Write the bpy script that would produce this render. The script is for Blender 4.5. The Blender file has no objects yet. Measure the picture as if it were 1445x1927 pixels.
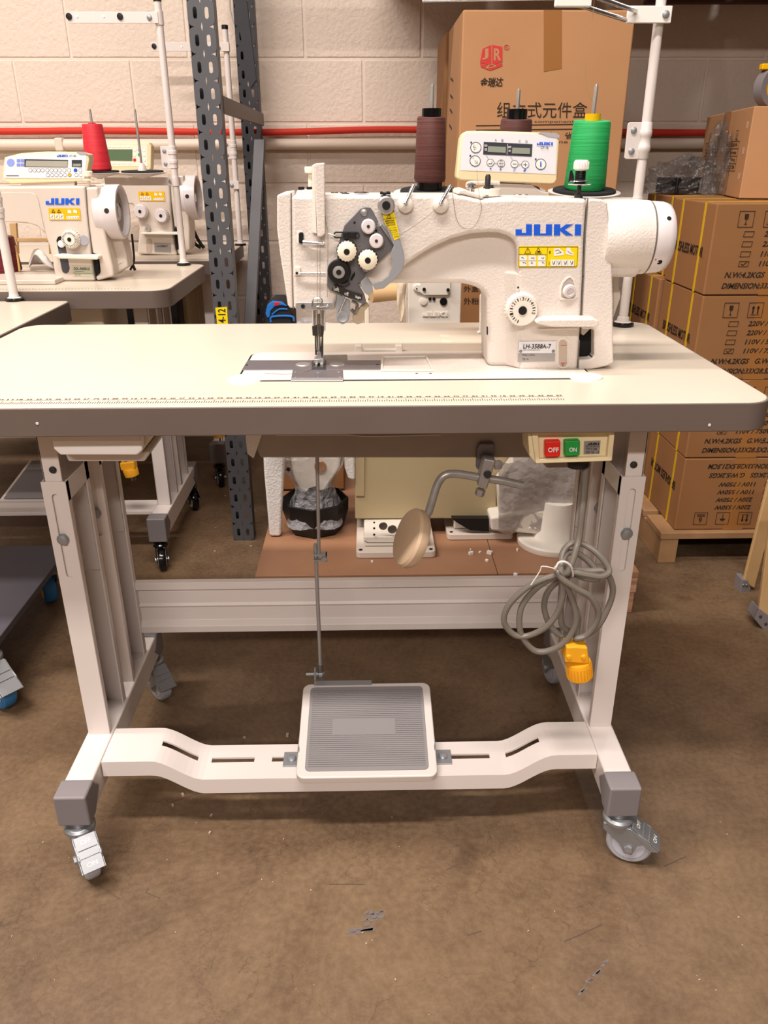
import bpy, bmesh, math, random
from mathutils import Vector, Matrix
random.seed(7)
S = bpy.context.scene
COL = S.collection
W, H = 1445, 1927
# ------------------------------------------------------------------ camera
CAM_F, CAM_C = 1498.3, Vector((.0601, -1.0031, 1.0566))
YAW, PITCH, ROLL = .0194, .4206, -.002
_fwd = Vector((math.sin(YAW)*math.cos(PITCH), math.cos(YAW)*math.cos(PITCH), -math.sin(PITCH)))
_r0 = Vector((math.cos(YAW), -math.sin(YAW), 0)); _u0 = _r0.cross(_fwd)
_R = _r0*math.cos(ROLL) + _u0*math.sin(ROLL); _U = -_r0*math.sin(ROLL) + _u0*math.cos(ROLL)
cd = bpy.data.cameras.new('camera'); cam = bpy.data.objects.new('camera', cd); COL.objects.link(cam)
cd.sensor_fit = 'VERTICAL'; cd.sensor_height = 36.0; cd.lens = 36.0*CAM_F/H; cd.clip_start = .02
m = Matrix((_R, _U, -_fwd)).transposed().to_4x4(); m.translation = CAM_C
cam.matrix_world = m
S.camera = cam
# ------------------------------------------------------------------ world + ceiling lamps + exposure
wd = bpy.data.worlds.new('world'); S.world = wd; wd.use_nodes = True
wd.node_tree.nodes['Background'].inputs[0].default_value = (1, .93, .86, 1)
wd.node_tree.nodes['Background'].inputs[1].default_value = .05
def tube_lamp(name, loc, sx, sy, power, col=(1, .905, .84), aim=None):
    d = bpy.data.lights.new(name, 'AREA'); d.shape = 'RECTANGLE'; d.size = sx; d.size_y = sy; d.energy = power; d.color = col
    o = bpy.data.objects.new(name, d); COL.objects.link(o); o.location = loc
    if aim: o.rotation_euler = (Vector(aim)-Vector(loc)).to_track_quat('-Z', 'Y').to_euler()
    return o
tube_lamp('ceiling_tube_front', (-.5, -.95, 3.9), 2.4, .22, 84)
tube_lamp('ceiling_tube_left', (-2.3, .1, 3.9), 2.4, .22, 74)
tube_lamp('ceiling_tube_far', (-.4, -3.8, 3.2), 3.0, .3, 112)
tube_lamp('ceiling_tube_wall', (1.255, 1.74, 2.09), .05, .30, 3, (.95, .97, 1), aim=(.46, -.08, 0))
S.view_settings.view_transform = 'Standard'; S.view_settings.look = 'None'
S.view_settings.exposure = 1.0; S.view_settings.gamma = 1.0; S.view_settings.use_curve_mapping = False

# ------------------------------------------------------------------ helpers
def P(x, y, axis, val):
    """point of the place seen at photograph pixel x, y on the plane axis = val"""
    d = _R*((x-W/2)/CAM_F) + _U*((H/2-y)/CAM_F) + _fwd
    i = 'XYZ'.index(axis); t = (val-CAM_C[i])/d[i]
    return CAM_C + d*t
def PY(pts, y): return [P(a, b, 'Y', y) for a, b in pts]
def lin(h):
    h = h.lstrip('#'); c = [int(h[i:i+2], 16)/255 for i in (0, 2, 4)]
    return tuple(v/12.92 if v <= .04045 else ((v+.055)/1.055)**2.4 for v in c) + (1,)
MATS = {}
def mat(name, col, rough=.5, metal=0, bump=None, vary=None, spec=.5, trans=0, alpha=1, emit=0, coat=0, ior=1.45):
    """bump = (scale, strength, distance[, detail]); vary = (other colour, scale, sharpness[, detail])"""
    m = bpy.data.materials.new(name); m.use_nodes = True; nt = m.node_tree; b = nt.nodes['Principled BSDF']
    b.inputs['Base Color'].default_value = lin(col); b.inputs['Roughness'].default_value = rough; b.inputs['Metallic'].default_value = metal
    b.inputs['Specular IOR Level'].default_value = spec; b.inputs['Transmission Weight'].default_value = trans
    b.inputs['Alpha'].default_value = alpha; b.inputs['IOR'].default_value = ior; b.inputs['Coat Weight'].default_value = coat
    if emit: b.inputs['Emission Color'].default_value = lin(col); b.inputs['Emission Strength'].default_value = emit
    tc = None
    def coord():
        nonlocal tc
        if tc is None: tc = nt.nodes.new('ShaderNodeTexCoord')
        return tc.outputs['Object']
    if vary:
        n = nt.nodes.new('ShaderNodeTexNoise'); n.inputs['Scale'].default_value = vary[1]; n.inputs['Detail'].default_value = vary[3] if len(vary) > 3 else 5
        nt.links.new(coord(), n.inputs['Vector'])
        r = nt.nodes.new('ShaderNodeValToRGB'); s = vary[2]
        r.color_ramp.elements[0].position = .5-.25/s; r.color_ramp.elements[1].position = .5+.25/s
        r.color_ramp.elements[0].color = lin(col); r.color_ramp.elements[1].color = lin(vary[0])
        nt.links.new(n.outputs['Fac'], r.inputs['Fac']); nt.links.new(r.outputs['Color'], b.inputs['Base Color'])
    if bump:
        n = nt.nodes.new('ShaderNodeTexNoise'); n.inputs['Scale'].default_value = bump[0]; n.inputs['Detail'].default_value = bump[3] if len(bump) > 3 else 2
        nt.links.new(coord(), n.inputs['Vector'])
        k = nt.nodes.new('ShaderNodeBump'); k.inputs['Strength'].default_value = bump[1]; k.inputs['Distance'].default_value = bump[2]
        nt.links.new(n.outputs['Fac'], k.inputs['Height']); nt.links.new(k.outputs['Normal'], b.inputs['Normal'])
    MATS[name] = m
    return m
class MB:
    def __init__(s): s.v = []; s.f = []
    def add(s, vs, fs):
        o = len(s.v); s.v += [tuple(v) for v in vs]; s.f += [tuple(i+o for i in f) for f in fs]; return s
    def box(s, c, d, rot=None):
        c = Vector(c); h = Vector(d)/2
        vs = [Vector((x*h.x, y*h.y, z*h.z)) for x in (-1, 1) for y in (-1, 1) for z in (-1, 1)]
        if rot is not None: vs = [rot @ v for v in vs]
        return s.add([c+v for v in vs], [(0, 1, 3, 2), (4, 6, 7, 5), (0, 4, 5, 1), (2, 3, 7, 6), (0, 2, 6, 4), (1, 5, 7, 3)])
    def b2(s, a, b):
        a, b = Vector(a), Vector(b); return s.box((a+b)/2, [abs(q) for q in (b-a)])
    def ext(s, poly, d):
        """extrude a 3-D polygon by the vector d"""
        n = len(poly); d = Vector(d); poly = [Vector(p) for p in poly]
        nv = Vector((0, 0, 0))
        for i in range(n): nv += poly[i].cross(poly[(i+1) % n])
        if nv.dot(d) > 0: poly = poly[::-1]
        vs = poly + [p+d for p in poly]
        fs = [tuple(range(n)), tuple(range(2*n-1, n-1, -1))] + [(i, i+n, (i+1) % n+n, (i+1) % n) for i in range(n)]
        return s.add(vs, fs)
    def ring(s, outer, inner, d):
        """tube between two polygons with the same number of points, extruded by d"""
        n = len(outer); d = Vector(d); o = [Vector(p) for p in outer]; i = [Vector(p) for p in inner]
        vs = o + i + [p+d for p in o] + [p+d for p in i]; fs = []
        for k in range(n):
            j = (k+1) % n
            fs += [(k, j, n+j, n+k), (2*n+k, 3*n+k, 3*n+j, 2*n+j), (k, 2*n+k, 2*n+j, j), (n+k, n+j, 3*n+j, 3*n+k)]
        return s.add(vs, fs)
    def lathe(s, prof, org, axis=(0, 0, 1), seg=24):
        """profile of (radius, height) turned about axis through org"""
        a = Vector(axis).normalized(); u = a.orthogonal().normalized(); w = a.cross(u); org = Vector(org); vs = []; fs = []
        n = len(prof)
        for r, h in prof:
            for k in range(seg):
                t = 2*math.pi*k/seg; vs.append(org + a*h + (u*math.cos(t)+w*math.sin(t))*max(r, 1e-5))
        for i in range(n-1):
            for k in range(seg):
                j = (k+1) % seg; fs.append((i*seg+k, i*seg+j, (i+1)*seg+j, (i+1)*seg+k))
        fs.append(tuple(range(seg-1, -1, -1))); fs.append(tuple((n-1)*seg+k for k in range(seg)))
        return s.add(vs, fs)
    def cyl(s, a, b, r, r2=None, seg=16):
        a, b = Vector(a), Vector(b); L = (b-a).length
        return s.lathe([(r, 0), (r if r2 is None else r2, L)], a, b-a, seg)
    def tube(s, pts, r, seg=8, smooth=0, closed=False):
        pts = [Vector(p) for p in pts]
        if smooth: pts = crom(pts, smooth, closed)
        n = len(pts); vs = []; fs = []; up = None
        for i, p in enumerate(pts):
            t = (pts[(i+1) % n]-pts[i-1]) if closed else (pts[min(i+1, n-1)]-pts[max(i-1, 0)])
            t.normalize()
            if up is None: up = t.orthogonal().normalized()
            up = (up - t*up.dot(t)); up = up.normalized() if up.length > 1e-6 else t.orthogonal().normalized()
            w = t.cross(up)
            for k in range(seg):
                q = 2*math.pi*k/seg; vs.append(p + (up*math.cos(q)+w*math.sin(q))*r)
        for i in range(n if closed else n-1):
            i2 = (i+1) % n
            for k in range(seg):
                j = (k+1) % seg; fs.append((i*seg+k, i*seg+j, i2*seg+j, i2*seg+k))
        if not closed:
            fs.append(tuple(range(seg-1, -1, -1))); fs.append(tuple((n-1)*seg+k for k in range(seg)))
        return s.add(vs, fs)
    def stroke(s, pts, w, nrm, t=.0003):
        """flat ribbon of width w along pts, lying on a face with normal nrm"""
        nrm = Vector(nrm).normalized(); pts = [Vector(p) for p in pts]
        for a, b in zip(pts, pts[1:]):
            d = (b-a)
            if d.length < 1e-6: continue
            d.normalize(); q = d.cross(nrm)*(w/2); e = d*(w*.3)
            s.ext([a-e-q, b+e-q, b+e+q, a-e+q], nrm*t)
        return s
    def build(s, name, m, parent=None, bev=0, seg=2, smooth=True, ang=35, sub=0, solid=0):
        me = bpy.data.meshes.new(name); me.from_pydata(s.v, [], s.f); me.update()
        bm = bmesh.new(); bm.from_mesh(me); bmesh.ops.recalc_face_normals(bm, faces=bm.faces); bm.to_mesh(me); bm.free()
        me.materials.append(m if not isinstance(m, str) else MATS[m])
        if smooth:
            me.shade_smooth(); me.set_sharp_from_angle(angle=math.radians(ang))
        o = bpy.data.objects.new(name, me); COL.objects.link(o); par(o, parent)
        if solid: q = o.modifiers.new('solid', 'SOLIDIFY'); q.thickness = solid; q.offset = 0
        if bev:
            q = o.modifiers.new('bevel', 'BEVEL'); q.width = bev; q.segments = seg; q.limit_method = 'ANGLE'; q.angle_limit = math.radians(40); q.harden_normals = True
        if sub: q = o.modifiers.new('sub', 'SUBSURF'); q.levels = sub; q.render_levels = sub
        return o
def crom(pts, n, closed=False):
    out = []; N = len(pts)
    for i in range(N if closed else N-1):
        if closed: p0, p1, p2, p3 = pts[i-1], pts[i], pts[(i+1) % N], pts[(i+2) % N]
        else: p0, p1, p2, p3 = pts[max(i-1, 0)], pts[i], pts[i+1], pts[min(i+2, N-1)]
        for k in range(n):
            t = k/n; out.append(.5*((2*p1)+(p2-p0)*t+(2*p0-5*p1+4*p2-p3)*t*t+(3*p1-p0-3*p2+p3)*t**3))
    if not closed: out.append(pts[-1])
    return out
ROOTLOC = {}
def par(o, parent):
    if parent is None: return
    o.parent = parent
    if parent.name in ROOTLOC: o.matrix_parent_inverse = Matrix.Translation(ROOTLOC[parent.name]).inverted()
def tag(o, label, cat, group=None, kind=None):
    o['label'] = label; o['category'] = cat
    if group: o['group'] = group
    if kind: o['kind'] = kind
    return o
def thing(name, label, cat, loc=(0, 0, 0), group=None):
    o = bpy.data.objects.new(name, None); COL.objects.link(o); o.location = loc; o.empty_display_size = .05
    ROOTLOC[o.name] = Vector(loc)
    return tag(o, label, cat, group)
def struct(o): o['kind'] = 'structure'; return o
def lab(o, label): o['label'] = label; return o
def rrect(x0, x1, y0, y1, r, n=5):
    """rounded rectangle as (a, b) pairs"""
    out = []
    for cx, cy, a0 in ((x1-r, y1-r, 0), (x0+r, y1-r, 90), (x0+r, y0+r, 180), (x1-r, y0+r, 270)):
        for k in range(n+1):
            t = math.radians(a0+90*k/n); out.append((cx+r*math.cos(t), cy+r*math.sin(t)))
    return out
def circ(cx, cy, r, n=20): return [(cx+r*math.cos(2*math.pi*k/n), cy+r*math.sin(2*math.pi*k/n)) for k in range(n)]
def XZ(pts, y): return [Vector((a, y, b)) for a, b in pts]
def XY(pts, z): return [Vector((a, b, z)) for a, b in pts]
def YZ(pts, x): return [Vector((x, a, b)) for a, b in pts]
_tc = {}
def text_mesh(s, bold):
    if (s, bold) not in _tc:
        c = bpy.data.curves.new('lettering', 'FONT'); c.body = s; c.size = 1; c.offset = bold; c.resolution_u = 3
        o = bpy.data.objects.new('lettering_src', c); COL.objects.link(o)
        bpy.context.view_layer.update()
        dg = bpy.context.evaluated_depsgraph_get(); me = bpy.data.meshes.new_from_object(o.evaluated_get(dg))
        vs = [v.co.copy() for v in me.vertices]; fs = [tuple(p.vertices) for p in me.polygons]
        bpy.data.objects.remove(o); bpy.data.curves.remove(c); bpy.data.meshes.remove(me)
        _tc[(s, bold)] = (vs, fs)
    return _tc[(s, bold)]
def text_on(mb, s, bl, br, tl, bold=0, lift=.0004):
    """lettering stretched into the parallelogram bl, br, tl and lifted off its face"""
    vs, fs = text_mesh(s, bold)
    if not vs: return mb
    x0 = min(v.x for v in vs); x1 = max(v.x for v in vs); y0 = min(v.y for v in vs); y1 = max(v.y for v in vs)
    bl, br, tl = Vector(bl), Vector(br), Vector(tl); u = (br-bl)/(x1-x0); w = (tl-bl)/(y1-y0); n = u.cross(w).normalized()*lift
    return mb.add([bl+u*(v.x-x0)+w*(v.y-y0)+n for v in vs], fs)
def text_px(mb, s, box, axis, val, bold=0, lift=.0004, slant=0):
    """box = x0, y0, x1, y1 in photograph pixels (y0 top); y may be given per side as y0, y1, y0r, y1r"""
    x0, y0, x1, y1 = box[:4]; dyr = box[4] if len(box) > 4 else 0
    return text_on(mb, s, P(x0, y1, axis, val), P(x1, y1+dyr, axis, val), P(x0+slant, y0, axis, val), bold, lift)
JUKI = [[(0, 0), (100, 0), (100, 100), (64, 100), (64, 22), (38, 22), (38, 55), (0, 55)],
        [(112, 0), (222, 0), (222, 100), (185, 100), (185, 18), (150, 18), (150, 100), (112, 100)],
        [(234, 0), (272, 0), (272, 42), (308, 0), (352, 0), (300, 52), (350, 100), (308, 100), (272, 62), (272, 100), (234, 100)],
        [(362, 0), (400, 0), (400, 100), (362, 100)]]
def logo(mb, bl, br, tl, t=.0004):
    bl, br, tl = Vector(bl), Vector(br), Vector(tl); u = (br-bl)/400; w = (tl-bl)/100; n = u.cross(w).normalized()
    for p in JUKI: mb.ext([bl+u*a+w*b for a, b in p], n*t)
    return mb
def logo_px(mb, x0, y0, x1, y1, axis, val, dyr=0, t=.0004):
    return logo(mb, P(x0, y1, axis, val), P(x1, y1+dyr, axis, val), P(x0, y0, axis, val), t)
def screw(parent, c, axis, r=.004, m='zinc', name='screw', cross=True):
    a = Vector(axis).normalized(); c = Vector(c)
    mb = MB().lathe([(r*.98, -.001), (r, r*.25), (r*.8, r*.55), (r*.35, r*.7)], c, a, 14)
    o = mb.build(name, m, parent)
    return o
# ------------------------------------------------------------------ materials
mat('laminate', '#d0c5b4', .3, vary=('#ccc0af', 3, 1))
mat('edge_grey', '#6d6059', .42, bump=(60, .05, .002), vary=('#665952', 6, 1))
mat('white_paint', '#dcd3ce', .32, bump=(220, .06, .0006))
mat('machine_paint', '#dbd2ca', .38, bump=(330, .5, .0016, 2))
mat('machine_smooth', '#e4ddd2', .32)
mat('old_machine', '#d2c6ba', .34)
mat('wheel_white', '#ddd5d6', .28)
mat('beige_plastic', '#e6d5ab', .42)
mat('cream_plastic', '#ece2cd', .4)
mat('panel_face', '#e2e3e8', .3)
mat('lcd', '#8f978a', .15)
mat('lcd_green', '#5d7358', .15)
mat('black_plastic', '#141414', .4)
mat('black_gloss', '#0d0d0f', .18)
mat('ink', '#181412', .6)
mat('blue_ink', '#1159d6', .45)
mat('yellow_sticker', '#f0d400', .45)
mat('orange_sticker', '#eeb200', .45)
mat('white_sticker', '#eeeae4', .5)
mat('red_ink', '#c8302e', .5)
mat('chrome', '#d2d2d4', .16, .9)
mat('zinc', '#a0a3a7', .42, .6)
mat('caster_zinc', '#9a9da1', .42, .7)
mat('steel', '#989490', .38, .6, vary=('#6c6863', 40, .8))
mat('rod_steel', '#b0aca8', .35, .45, vary=('#95908b', 45, .8))
mat('brushed', '#a9a6a5', .4, .6)
mat('plate_steel', '#787479', .36, .5)
mat('tension_grey', '#77767a', .42, .55)
mat('guard_grey', '#9b9da2', .45, .3)
mat('dark_steel', '#3a3838', .42, .4)
mat('cap_grey', '#7c7678', .55, bump=(90, .08, .001))
mat('pan_metal', '#a3968d', .36, .1, vary=('#93877e', 14, .7))
mat('rubber_grey', '#8b8788', .6)
mat('wheel_grey', '#a5a6ad', .5)
mat('hub_lilac', '#b9bac6', .4)
mat('cord_grey', '#766f66', .36)
mat('plug_yellow', '#f2ac22', .45)
mat('red_button', '#e2231a', .4)
mat('green_button', '#1f9a3f', .4)
mat('yellow_core', '#f0b400', .4)
mat('knee_pad', '#d3bda3', .45, vary=('#c4a27e', 9, 1))
mat('pale_beige', '#cbbfb2', .5)  # plain pale beige for seals, levers, brackets and cable
mat('felt', '#141416', .95, bump=(500, .4, .001))
def banded(name, col, col2, scale):
    m = mat(name, col, .55); nt = m.node_tree; b = nt.nodes['Principled BSDF']
    tc = nt.nodes.new('ShaderNodeTexCoord'); mp = nt.nodes.new('ShaderNodeMapping'); mp.inputs['Scale'].default_value = (6, 6, scale)
    n = nt.nodes.new('ShaderNodeTexNoise'); n.inputs['Scale'].default_value = 1; n.inputs['Detail'].default_value = 3
    r = nt.nodes.new('ShaderNodeValToRGB'); r.color_ramp.elements[0].color = lin(col); r.color_ramp.elements[1].color = lin(col2)
    r.color_ramp.elements[0].position = .35; r.color_ramp.elements[1].position = .65
    k = nt.nodes.new('ShaderNodeBump'); k.inputs['Strength'].default_value = .5; k.inputs['Distance'].default_value = .001
    nt.links.new(tc.outputs['Object'], mp.inputs['Vector']); nt.links.new(mp.outputs['Vector'], n.inputs['Vector']); nt.links.new(n.outputs['Fac'], r.inputs['Fac'])
    nt.links.new(r.outputs['Color'], b.inputs['Base Color']); nt.links.new(n.outputs['Fac'], k.inputs['Height']); nt.links.new(k.outputs['Normal'], b.inputs['Normal'])
    return m
banded('thread_brown', '#4c2a26', '#623a35', 700)
banded('thread_green', '#1d9a4e', '#2fb264', 700)
banded('thread_red', '#c41f2b', '#d73440', 700)
banded('thread_burgundy', '#5e1420', '#7a2430', 400)
banded('plywood_edge', '#9c6e55', '#c79a7c', 90)
mat('cardboard', '#b98a60', .75, vary=('#b08158', 5, .8, 3), bump=(30, .08, .003))
mat('cardboard_dark', '#94683f', .78, vary=('#8b5f38', 5, .8, 3), bump=(30, .08, .003))
mat('tape', '#9c6a3a', .22, spec=.6)
mat('strap_yellow', '#d2aa1e', .4)
mat('plywood', '#a37a5e', .5, vary=('#93694c', 7, .8))
mat('pine', '#cba97a', .6, vary=('#b8925f', 12, .7))
mat('pallet_wood', '#a8835c', .7, vary=('#8e6a48', 18, .7))
mat('foam', '#e6e3e0', .8, bump=(180, .5, .003))
mat('film', '#e8e8ea', .12, trans=.0, alpha=.28, bump=(40, .9, .02, 4), spec=1)
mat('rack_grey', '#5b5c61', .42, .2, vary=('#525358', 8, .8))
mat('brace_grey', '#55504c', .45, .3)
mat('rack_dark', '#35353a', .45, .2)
mat('rust_beam', '#4a2e27', .6)
mat('hose_red', '#c4301b', .65)
mat('pipe_paint', '#ddccbb', .5)
mat('cloth', '#d9c7ad', .9, bump=(60, .4, .003))
mat('bag_black', '#1d1d20', .7)
mat('bag_blue', '#1f78d0', .6)
mat('blue_wheel', '#2b6fa6', .5)
mat('dark_board', '#55525a', .5, vary=('#4b484f', 5, .8))
mat('oil_glass', '#b9a99a', .1)
mat('interior_black', '#050505', .8)
# ------------------------------------------------------------------ the room
def concrete():
    m = mat('concrete', '#8a6f55', .42); nt = m.node_tree; b = nt.nodes['Principled BSDF']; L = nt.links.new; N = nt.nodes.new
    tc = N('ShaderNodeTexCoord')
    def noise(scale, det, rough=.55):
        n = N('ShaderNodeTexNoise'); n.inputs['Scale'].default_value = scale; n.inputs['Detail'].default_value = det; n.inputs['Roughness'].default_value = rough
        L(tc.outputs['Object'], n.inputs['Vector']); return n.outputs['Fac']
    def ramp(f, stops):
        r = N('ShaderNodeValToRGB'); e = r.color_ramp.elements
        while len(e) < len(stops): e.new(.5)
        for q, (p, c) in zip(e, stops): q.position = p; q.color = lin(c)
        L(f, r.inputs['Fac']); return r.outputs['Color']
    def mix(a, c, f, mode='MIX'):
        x = N('ShaderNodeMix'); x.data_type = 'RGBA'; x.blend_type = mode
        L(a, x.inputs[6]); L(c, x.inputs[7])
        if isinstance(f, float): x.inputs[0].default_value = f
        else: L(f, x.inputs[0])
        return x.outputs[2]
    base = ramp(noise(2.2, 6), [(.36, '#4c3a29'), (.5, '#644e39'), (.65, '#7c654b')])
    mid = ramp(noise(11, 6, .65), [(.36, '#4a3829'), (.6, '#7a634b')])
    c = mix(base, mid, .42)
    fine = ramp(noise(90, 4, .7), [(.38, '#54412f'), (.64, '#806a52')])
    c = mix(c, fine, .3)
    spot = ramp(noise(6.5, 2), [(.64, '#ffffff'), (.78, '#b5a99c')])
    c = mix(c, spot, .75, 'MULTIPLY')
    v = N('ShaderNodeTexVoronoi'); v.feature = 'DISTANCE_TO_EDGE'; v.inputs['Scale'].default_value = 2.6
    dn = N('ShaderNodeTexNoise'); dn.inputs['Scale'].default_value = 4; dn.inputs['Detail'].default_value = 6; L(tc.outputs['Object'], dn.inputs['Vector'])
    ad = N('ShaderNodeVectorMath'); ad.operation = 'ADD'; L(tc.outputs['Object'], ad.inputs[0]); L(dn.outputs['Color'], ad.inputs[1]); L(ad.outputs[0], v.inputs['Vector'])
    crack = ramp(v.outputs['Distance'], [(0, '#b7a898'), (.006, '#ffffff')])
    c = mix(c, crack, .5, 'MULTIPLY')
    L(c, b.inputs['Base Color'])
    rr = N('ShaderNodeMapRange'); rr.inputs[3].default_value = .36; rr.inputs[4].default_value = .62; L(noise(7, 4), rr.inputs[0]); L(rr.outputs[0], b.inputs['Roughness'])
    k = N('ShaderNodeBump'); k.inputs['Strength'].default_value = .12; k.inputs['Distance'].default_value = .003; L(noise(60, 5, .7), k.inputs['Height']); L(k.outputs['Normal'], b.inputs['Normal'])
    return m
concrete()
mat('block_paint', '#dccdbf', .62, vary=('#d5c5b6', 2.2, .8), bump=(80, .5, .006, 5))
mat('joint_paint', '#dccdbf', .65, bump=(60, .4, .004, 4))
mat('room_paint', '#5b524a', .9)
struct(MB().b2((-4.2, -4.2, -.1), (4.2, 2.3, 0)).build('floor', 'concrete', smooth=False))
wb = struct(MB().b2((-4.2, 2.147, 0), (4.2, 2.3, 4.2)).build('wall_back', 'joint_paint', smooth=False))
struct(MB().b2((-4.3, -4.2, 0), (-4.2, 2.3, 4.2)).build('wall_left', 'room_paint', smooth=False))
struct(MB().b2((4.2, -4.2, 0), (4.3, 2.3, 4.2)).build('wall_right', 'room_paint', smooth=False))
struct(MB().b2((-4.2, -4.3, 0), (4.2, -4.2, 4.2)).build('wall_front', 'room_paint', smooth=False))
struct(MB().b2((-4.2, -4.2, 4.2), (4.2, 2.3, 4.3)).build('ceiling', 'room_paint', smooth=False))
blk = None
for row in range(-5, 4):
    z = .963+.2*row + .1 - .0
    off = -.147 if row % 2 == 0 else .052
    for k in range(-5, 6):
        x = off + .4*k + .2
        if x < -2.0 or x > 2.1 or z < .04: continue
        if blk is None:
            mb = MB(); mb.b2((-.1965, 2.1440, -.0965), (.1965, 2.16, .0965)); o = mb.build('block', 'block_paint', wb, bev=.004, seg=3); blk = o
        else:
            o = blk.copy(); COL.objects.link(o)
        o.location = (x, 0, z)
# conduit and air hose along the wall
t = thing('wall_conduit', 'wall-coloured painted conduit running along the block wall under the red hose', 'pipe', (0, 2.12, 1.09))
MB().cyl((-2.2, 2.118, 1.095), (2.2, 2.118, 1.095), .018).build('conduit', 'pipe_paint', t)
for x in (-1.02, .7): MB().box((x, 2.118, 1.095), (.03, .042, .044)).build('clip', 'pipe_paint', t, bev=.006)
hose = MB().tube([(-2.2, 2.115, 1.137), (-1.2, 2.115, 1.137), (-.9, 2.115, 1.139), (-.3, 2.115, 1.133), (.1, 2.115, 1.141), (.5, 2.115, 1.137), (1.2, 2.115, 1.13), (2.2, 2.115, 1.13)], .0115, 12, 8).build('air_hose', 'hose_red')
tag(hose, 'long red air hose lying on top of the conduit along the block wall', 'hose')
MB().box((-.77, 2.125, 1.07), (.02, .03, .03)).build('hose_hook', 'dark_steel', t, bev=.004)
# ================================================================== the sewing table in front
def star_cell(mb, org, u, v, inside, hole, n=32, rmax=.4):
    """flat plate cell between an outer and a hole outline, both star-shaped about org"""
    org, u, v = Vector(org), Vector(u), Vector(v)
    def reach(fn, c, s):
        a, b = 0, rmax
        for _ in range(22):
            q = (a+b)/2
            if fn(c*q, s*q): a = q
            else: b = q
        return a
    o = []; h = []
    for k in range(n):
        t = 2*math.pi*(k+.5)/n; c, s = math.cos(t), math.sin(t)
        r1 = reach(inside, c, s); r0 = reach(hole, c, s)
        o.append(org+u*c*r1+v*s*r1); h.append(org+u*c*r0+v*s*r0)
    mb.add(o+h, [(k, (k+1) % n, n+(k+1) % n, n+k) for k in range(n)])
def capsule(hw, hh):
    r = min(hw, hh); dx, dy = hw-r, hh-r
    return lambda a, b: max(0, abs(a)-dx)**2+max(0, abs(b)-dy)**2 < r*r
def caster(parent, sx, sy, ztop, ang, tread='wheel_grey', hub='hub_lilac', fork='caster_zinc', lever=True, k=1.0, letters=True):
    """swivel caster: wheel trails in direction ang; height ztop"""
    h = Vector((math.cos(ang), math.sin(ang), 0)); s = Vector((-h.y, h.x, 0)); z = Vector((0, 0, 1)); o = Vector((sx, sy, 0)); e = ztop/.085
    L = lambda a, b, c: o + h*a*e + s*b*e + z*c*e
    mb = MB()
    mb.lathe([(.010*e, .060*e), (.017*e, .0635*e), (.0215*e, .068*e), (.0215*e, .073*e), (.018*e, .0765*e), (.011*e, .077*e), (.011*e, .086*e)], o, z, 24)
    prof = [(-.018, .067), (.020, .067), (.047, .054), (.050, .047), (.038, .044), (.031, .040), (.029, .030), (.026, .021), (.016, .021), (.008, .036), (-.017, .056)]
    for q in (-1, 1): mb.ext([L(a, q*.0135, b) for a, b in prof], s*(.0022*e*q))
    mb.ext([L(-.018, -.0157, .065), L(.020, -.0157, .065), L(.020, .0157, .065), L(-.018, .0157, .065)], z*.0025*e)
    c = mb.build('caster', fork, parent, bev=.0008*e)
    r = .032*e
    w = MB().lathe([(.017*e, -.0105*e), (r*.88, -.0105*e), (r*.97, -.008*e), (r, -.004*e), (r, .004*e), (r*.97, .008*e), (r*.88, .0105*e), (.017*e, .0105*e)], L(.02, 0, .032), s, 32).build('wheel', tread, c)
    MB().lathe([(.0225*e, -.0111*e), (.0225*e, .0111*e)], L(.02, 0, .032), s, 28).build('hub', hub, c, bev=.001*e)
    MB().lathe([(.006*e, -.019*e), (.006*e, .019*e)], L(.02, 0, .032), s, 6).build('axle_bolt', 'zinc', c)
    if lever:
        u = (h*.80-z*.60).normalized(); n = s.cross(u) if s.cross(u).z > 0 else u.cross(s)
        A = L(.020, 0, .0695)
        mb = MB(); mb.ext([A-s*.0145*e, A+u*.05*e-s*.0145*e, A+u*.05*e+s*.0145*e, A+s*.0145*e], n*.0022*e)
        for q in (-1, 1): mb.ext([A+s*q*.0145*e, A+u*.05*e+s*q*.0145*e, A+u*.044*e+s*q*.0145*e-n*.008*e, A+u*.012*e+s*q*.0145*e-n*.006*e], s*q*.0018*e)
        for a in (.019, .030): mb.box(A+u*a*e+n*.0024*e, (.0012*e, .026*e, .0012*e), Matrix((u, s, n)).transposed())
        mb.build('brake_lever', fork, c, bev=.0006*e)
        if letters:
            tb = MB()
            for word, a in (('OFF', .006), ('ON', .037)):
                b = A+u*(a+.0065)*e+n*.0023*e
                text_on(tb, word, b-s*(-.007)*e*-1, b+s*.007*e*1, b-s*.007*e-u*.0065*e, .01, .0004)
            tb.build('lettering', 'white_sticker', c, smooth=False)
    return c

T = thing('sewing_table', 'cream-topped sewing table with grey edge on a white wheeled stand in the foreground', 'table', (0, .28, 0))
TOP = .76
body = MB().ext(XY(rrect(-.598, .598, .002, .561, .038, 8), .7215), (0, 0, TOP-.7215)).build('tabletop', 'laminate', T, bev=.0012)
MB().ring(XY(rrect(-.601, .601, -.001, .564, .041, 8), .7205), XY(rrect(-.5975, .5975, .0025, .5605, .0375, 8), .7205), (0, 0, TOP-.7212)).build('edge_band', 'edge_grey', T, bev=.0015)
rl = MB()
x = -.59
i = 0
while x < .322:
    L = .011 if i % 4 == 0 else .007
    rl.b2((x-.0004, .018, TOP), (x+.0004, .018+L, TOP+.0003)); x += .00318; i += 1
rl.b2((-.59, .0345, TOP), (.322, .0349, TOP+.0003))
for k in range(72):
    xx = -.588+k*.0127
    text_on(rl, str((k*7) % 90+10), (xx, .037, TOP), (xx+.008, .037, TOP), (xx, .042, TOP), .02, .0004)
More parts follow.
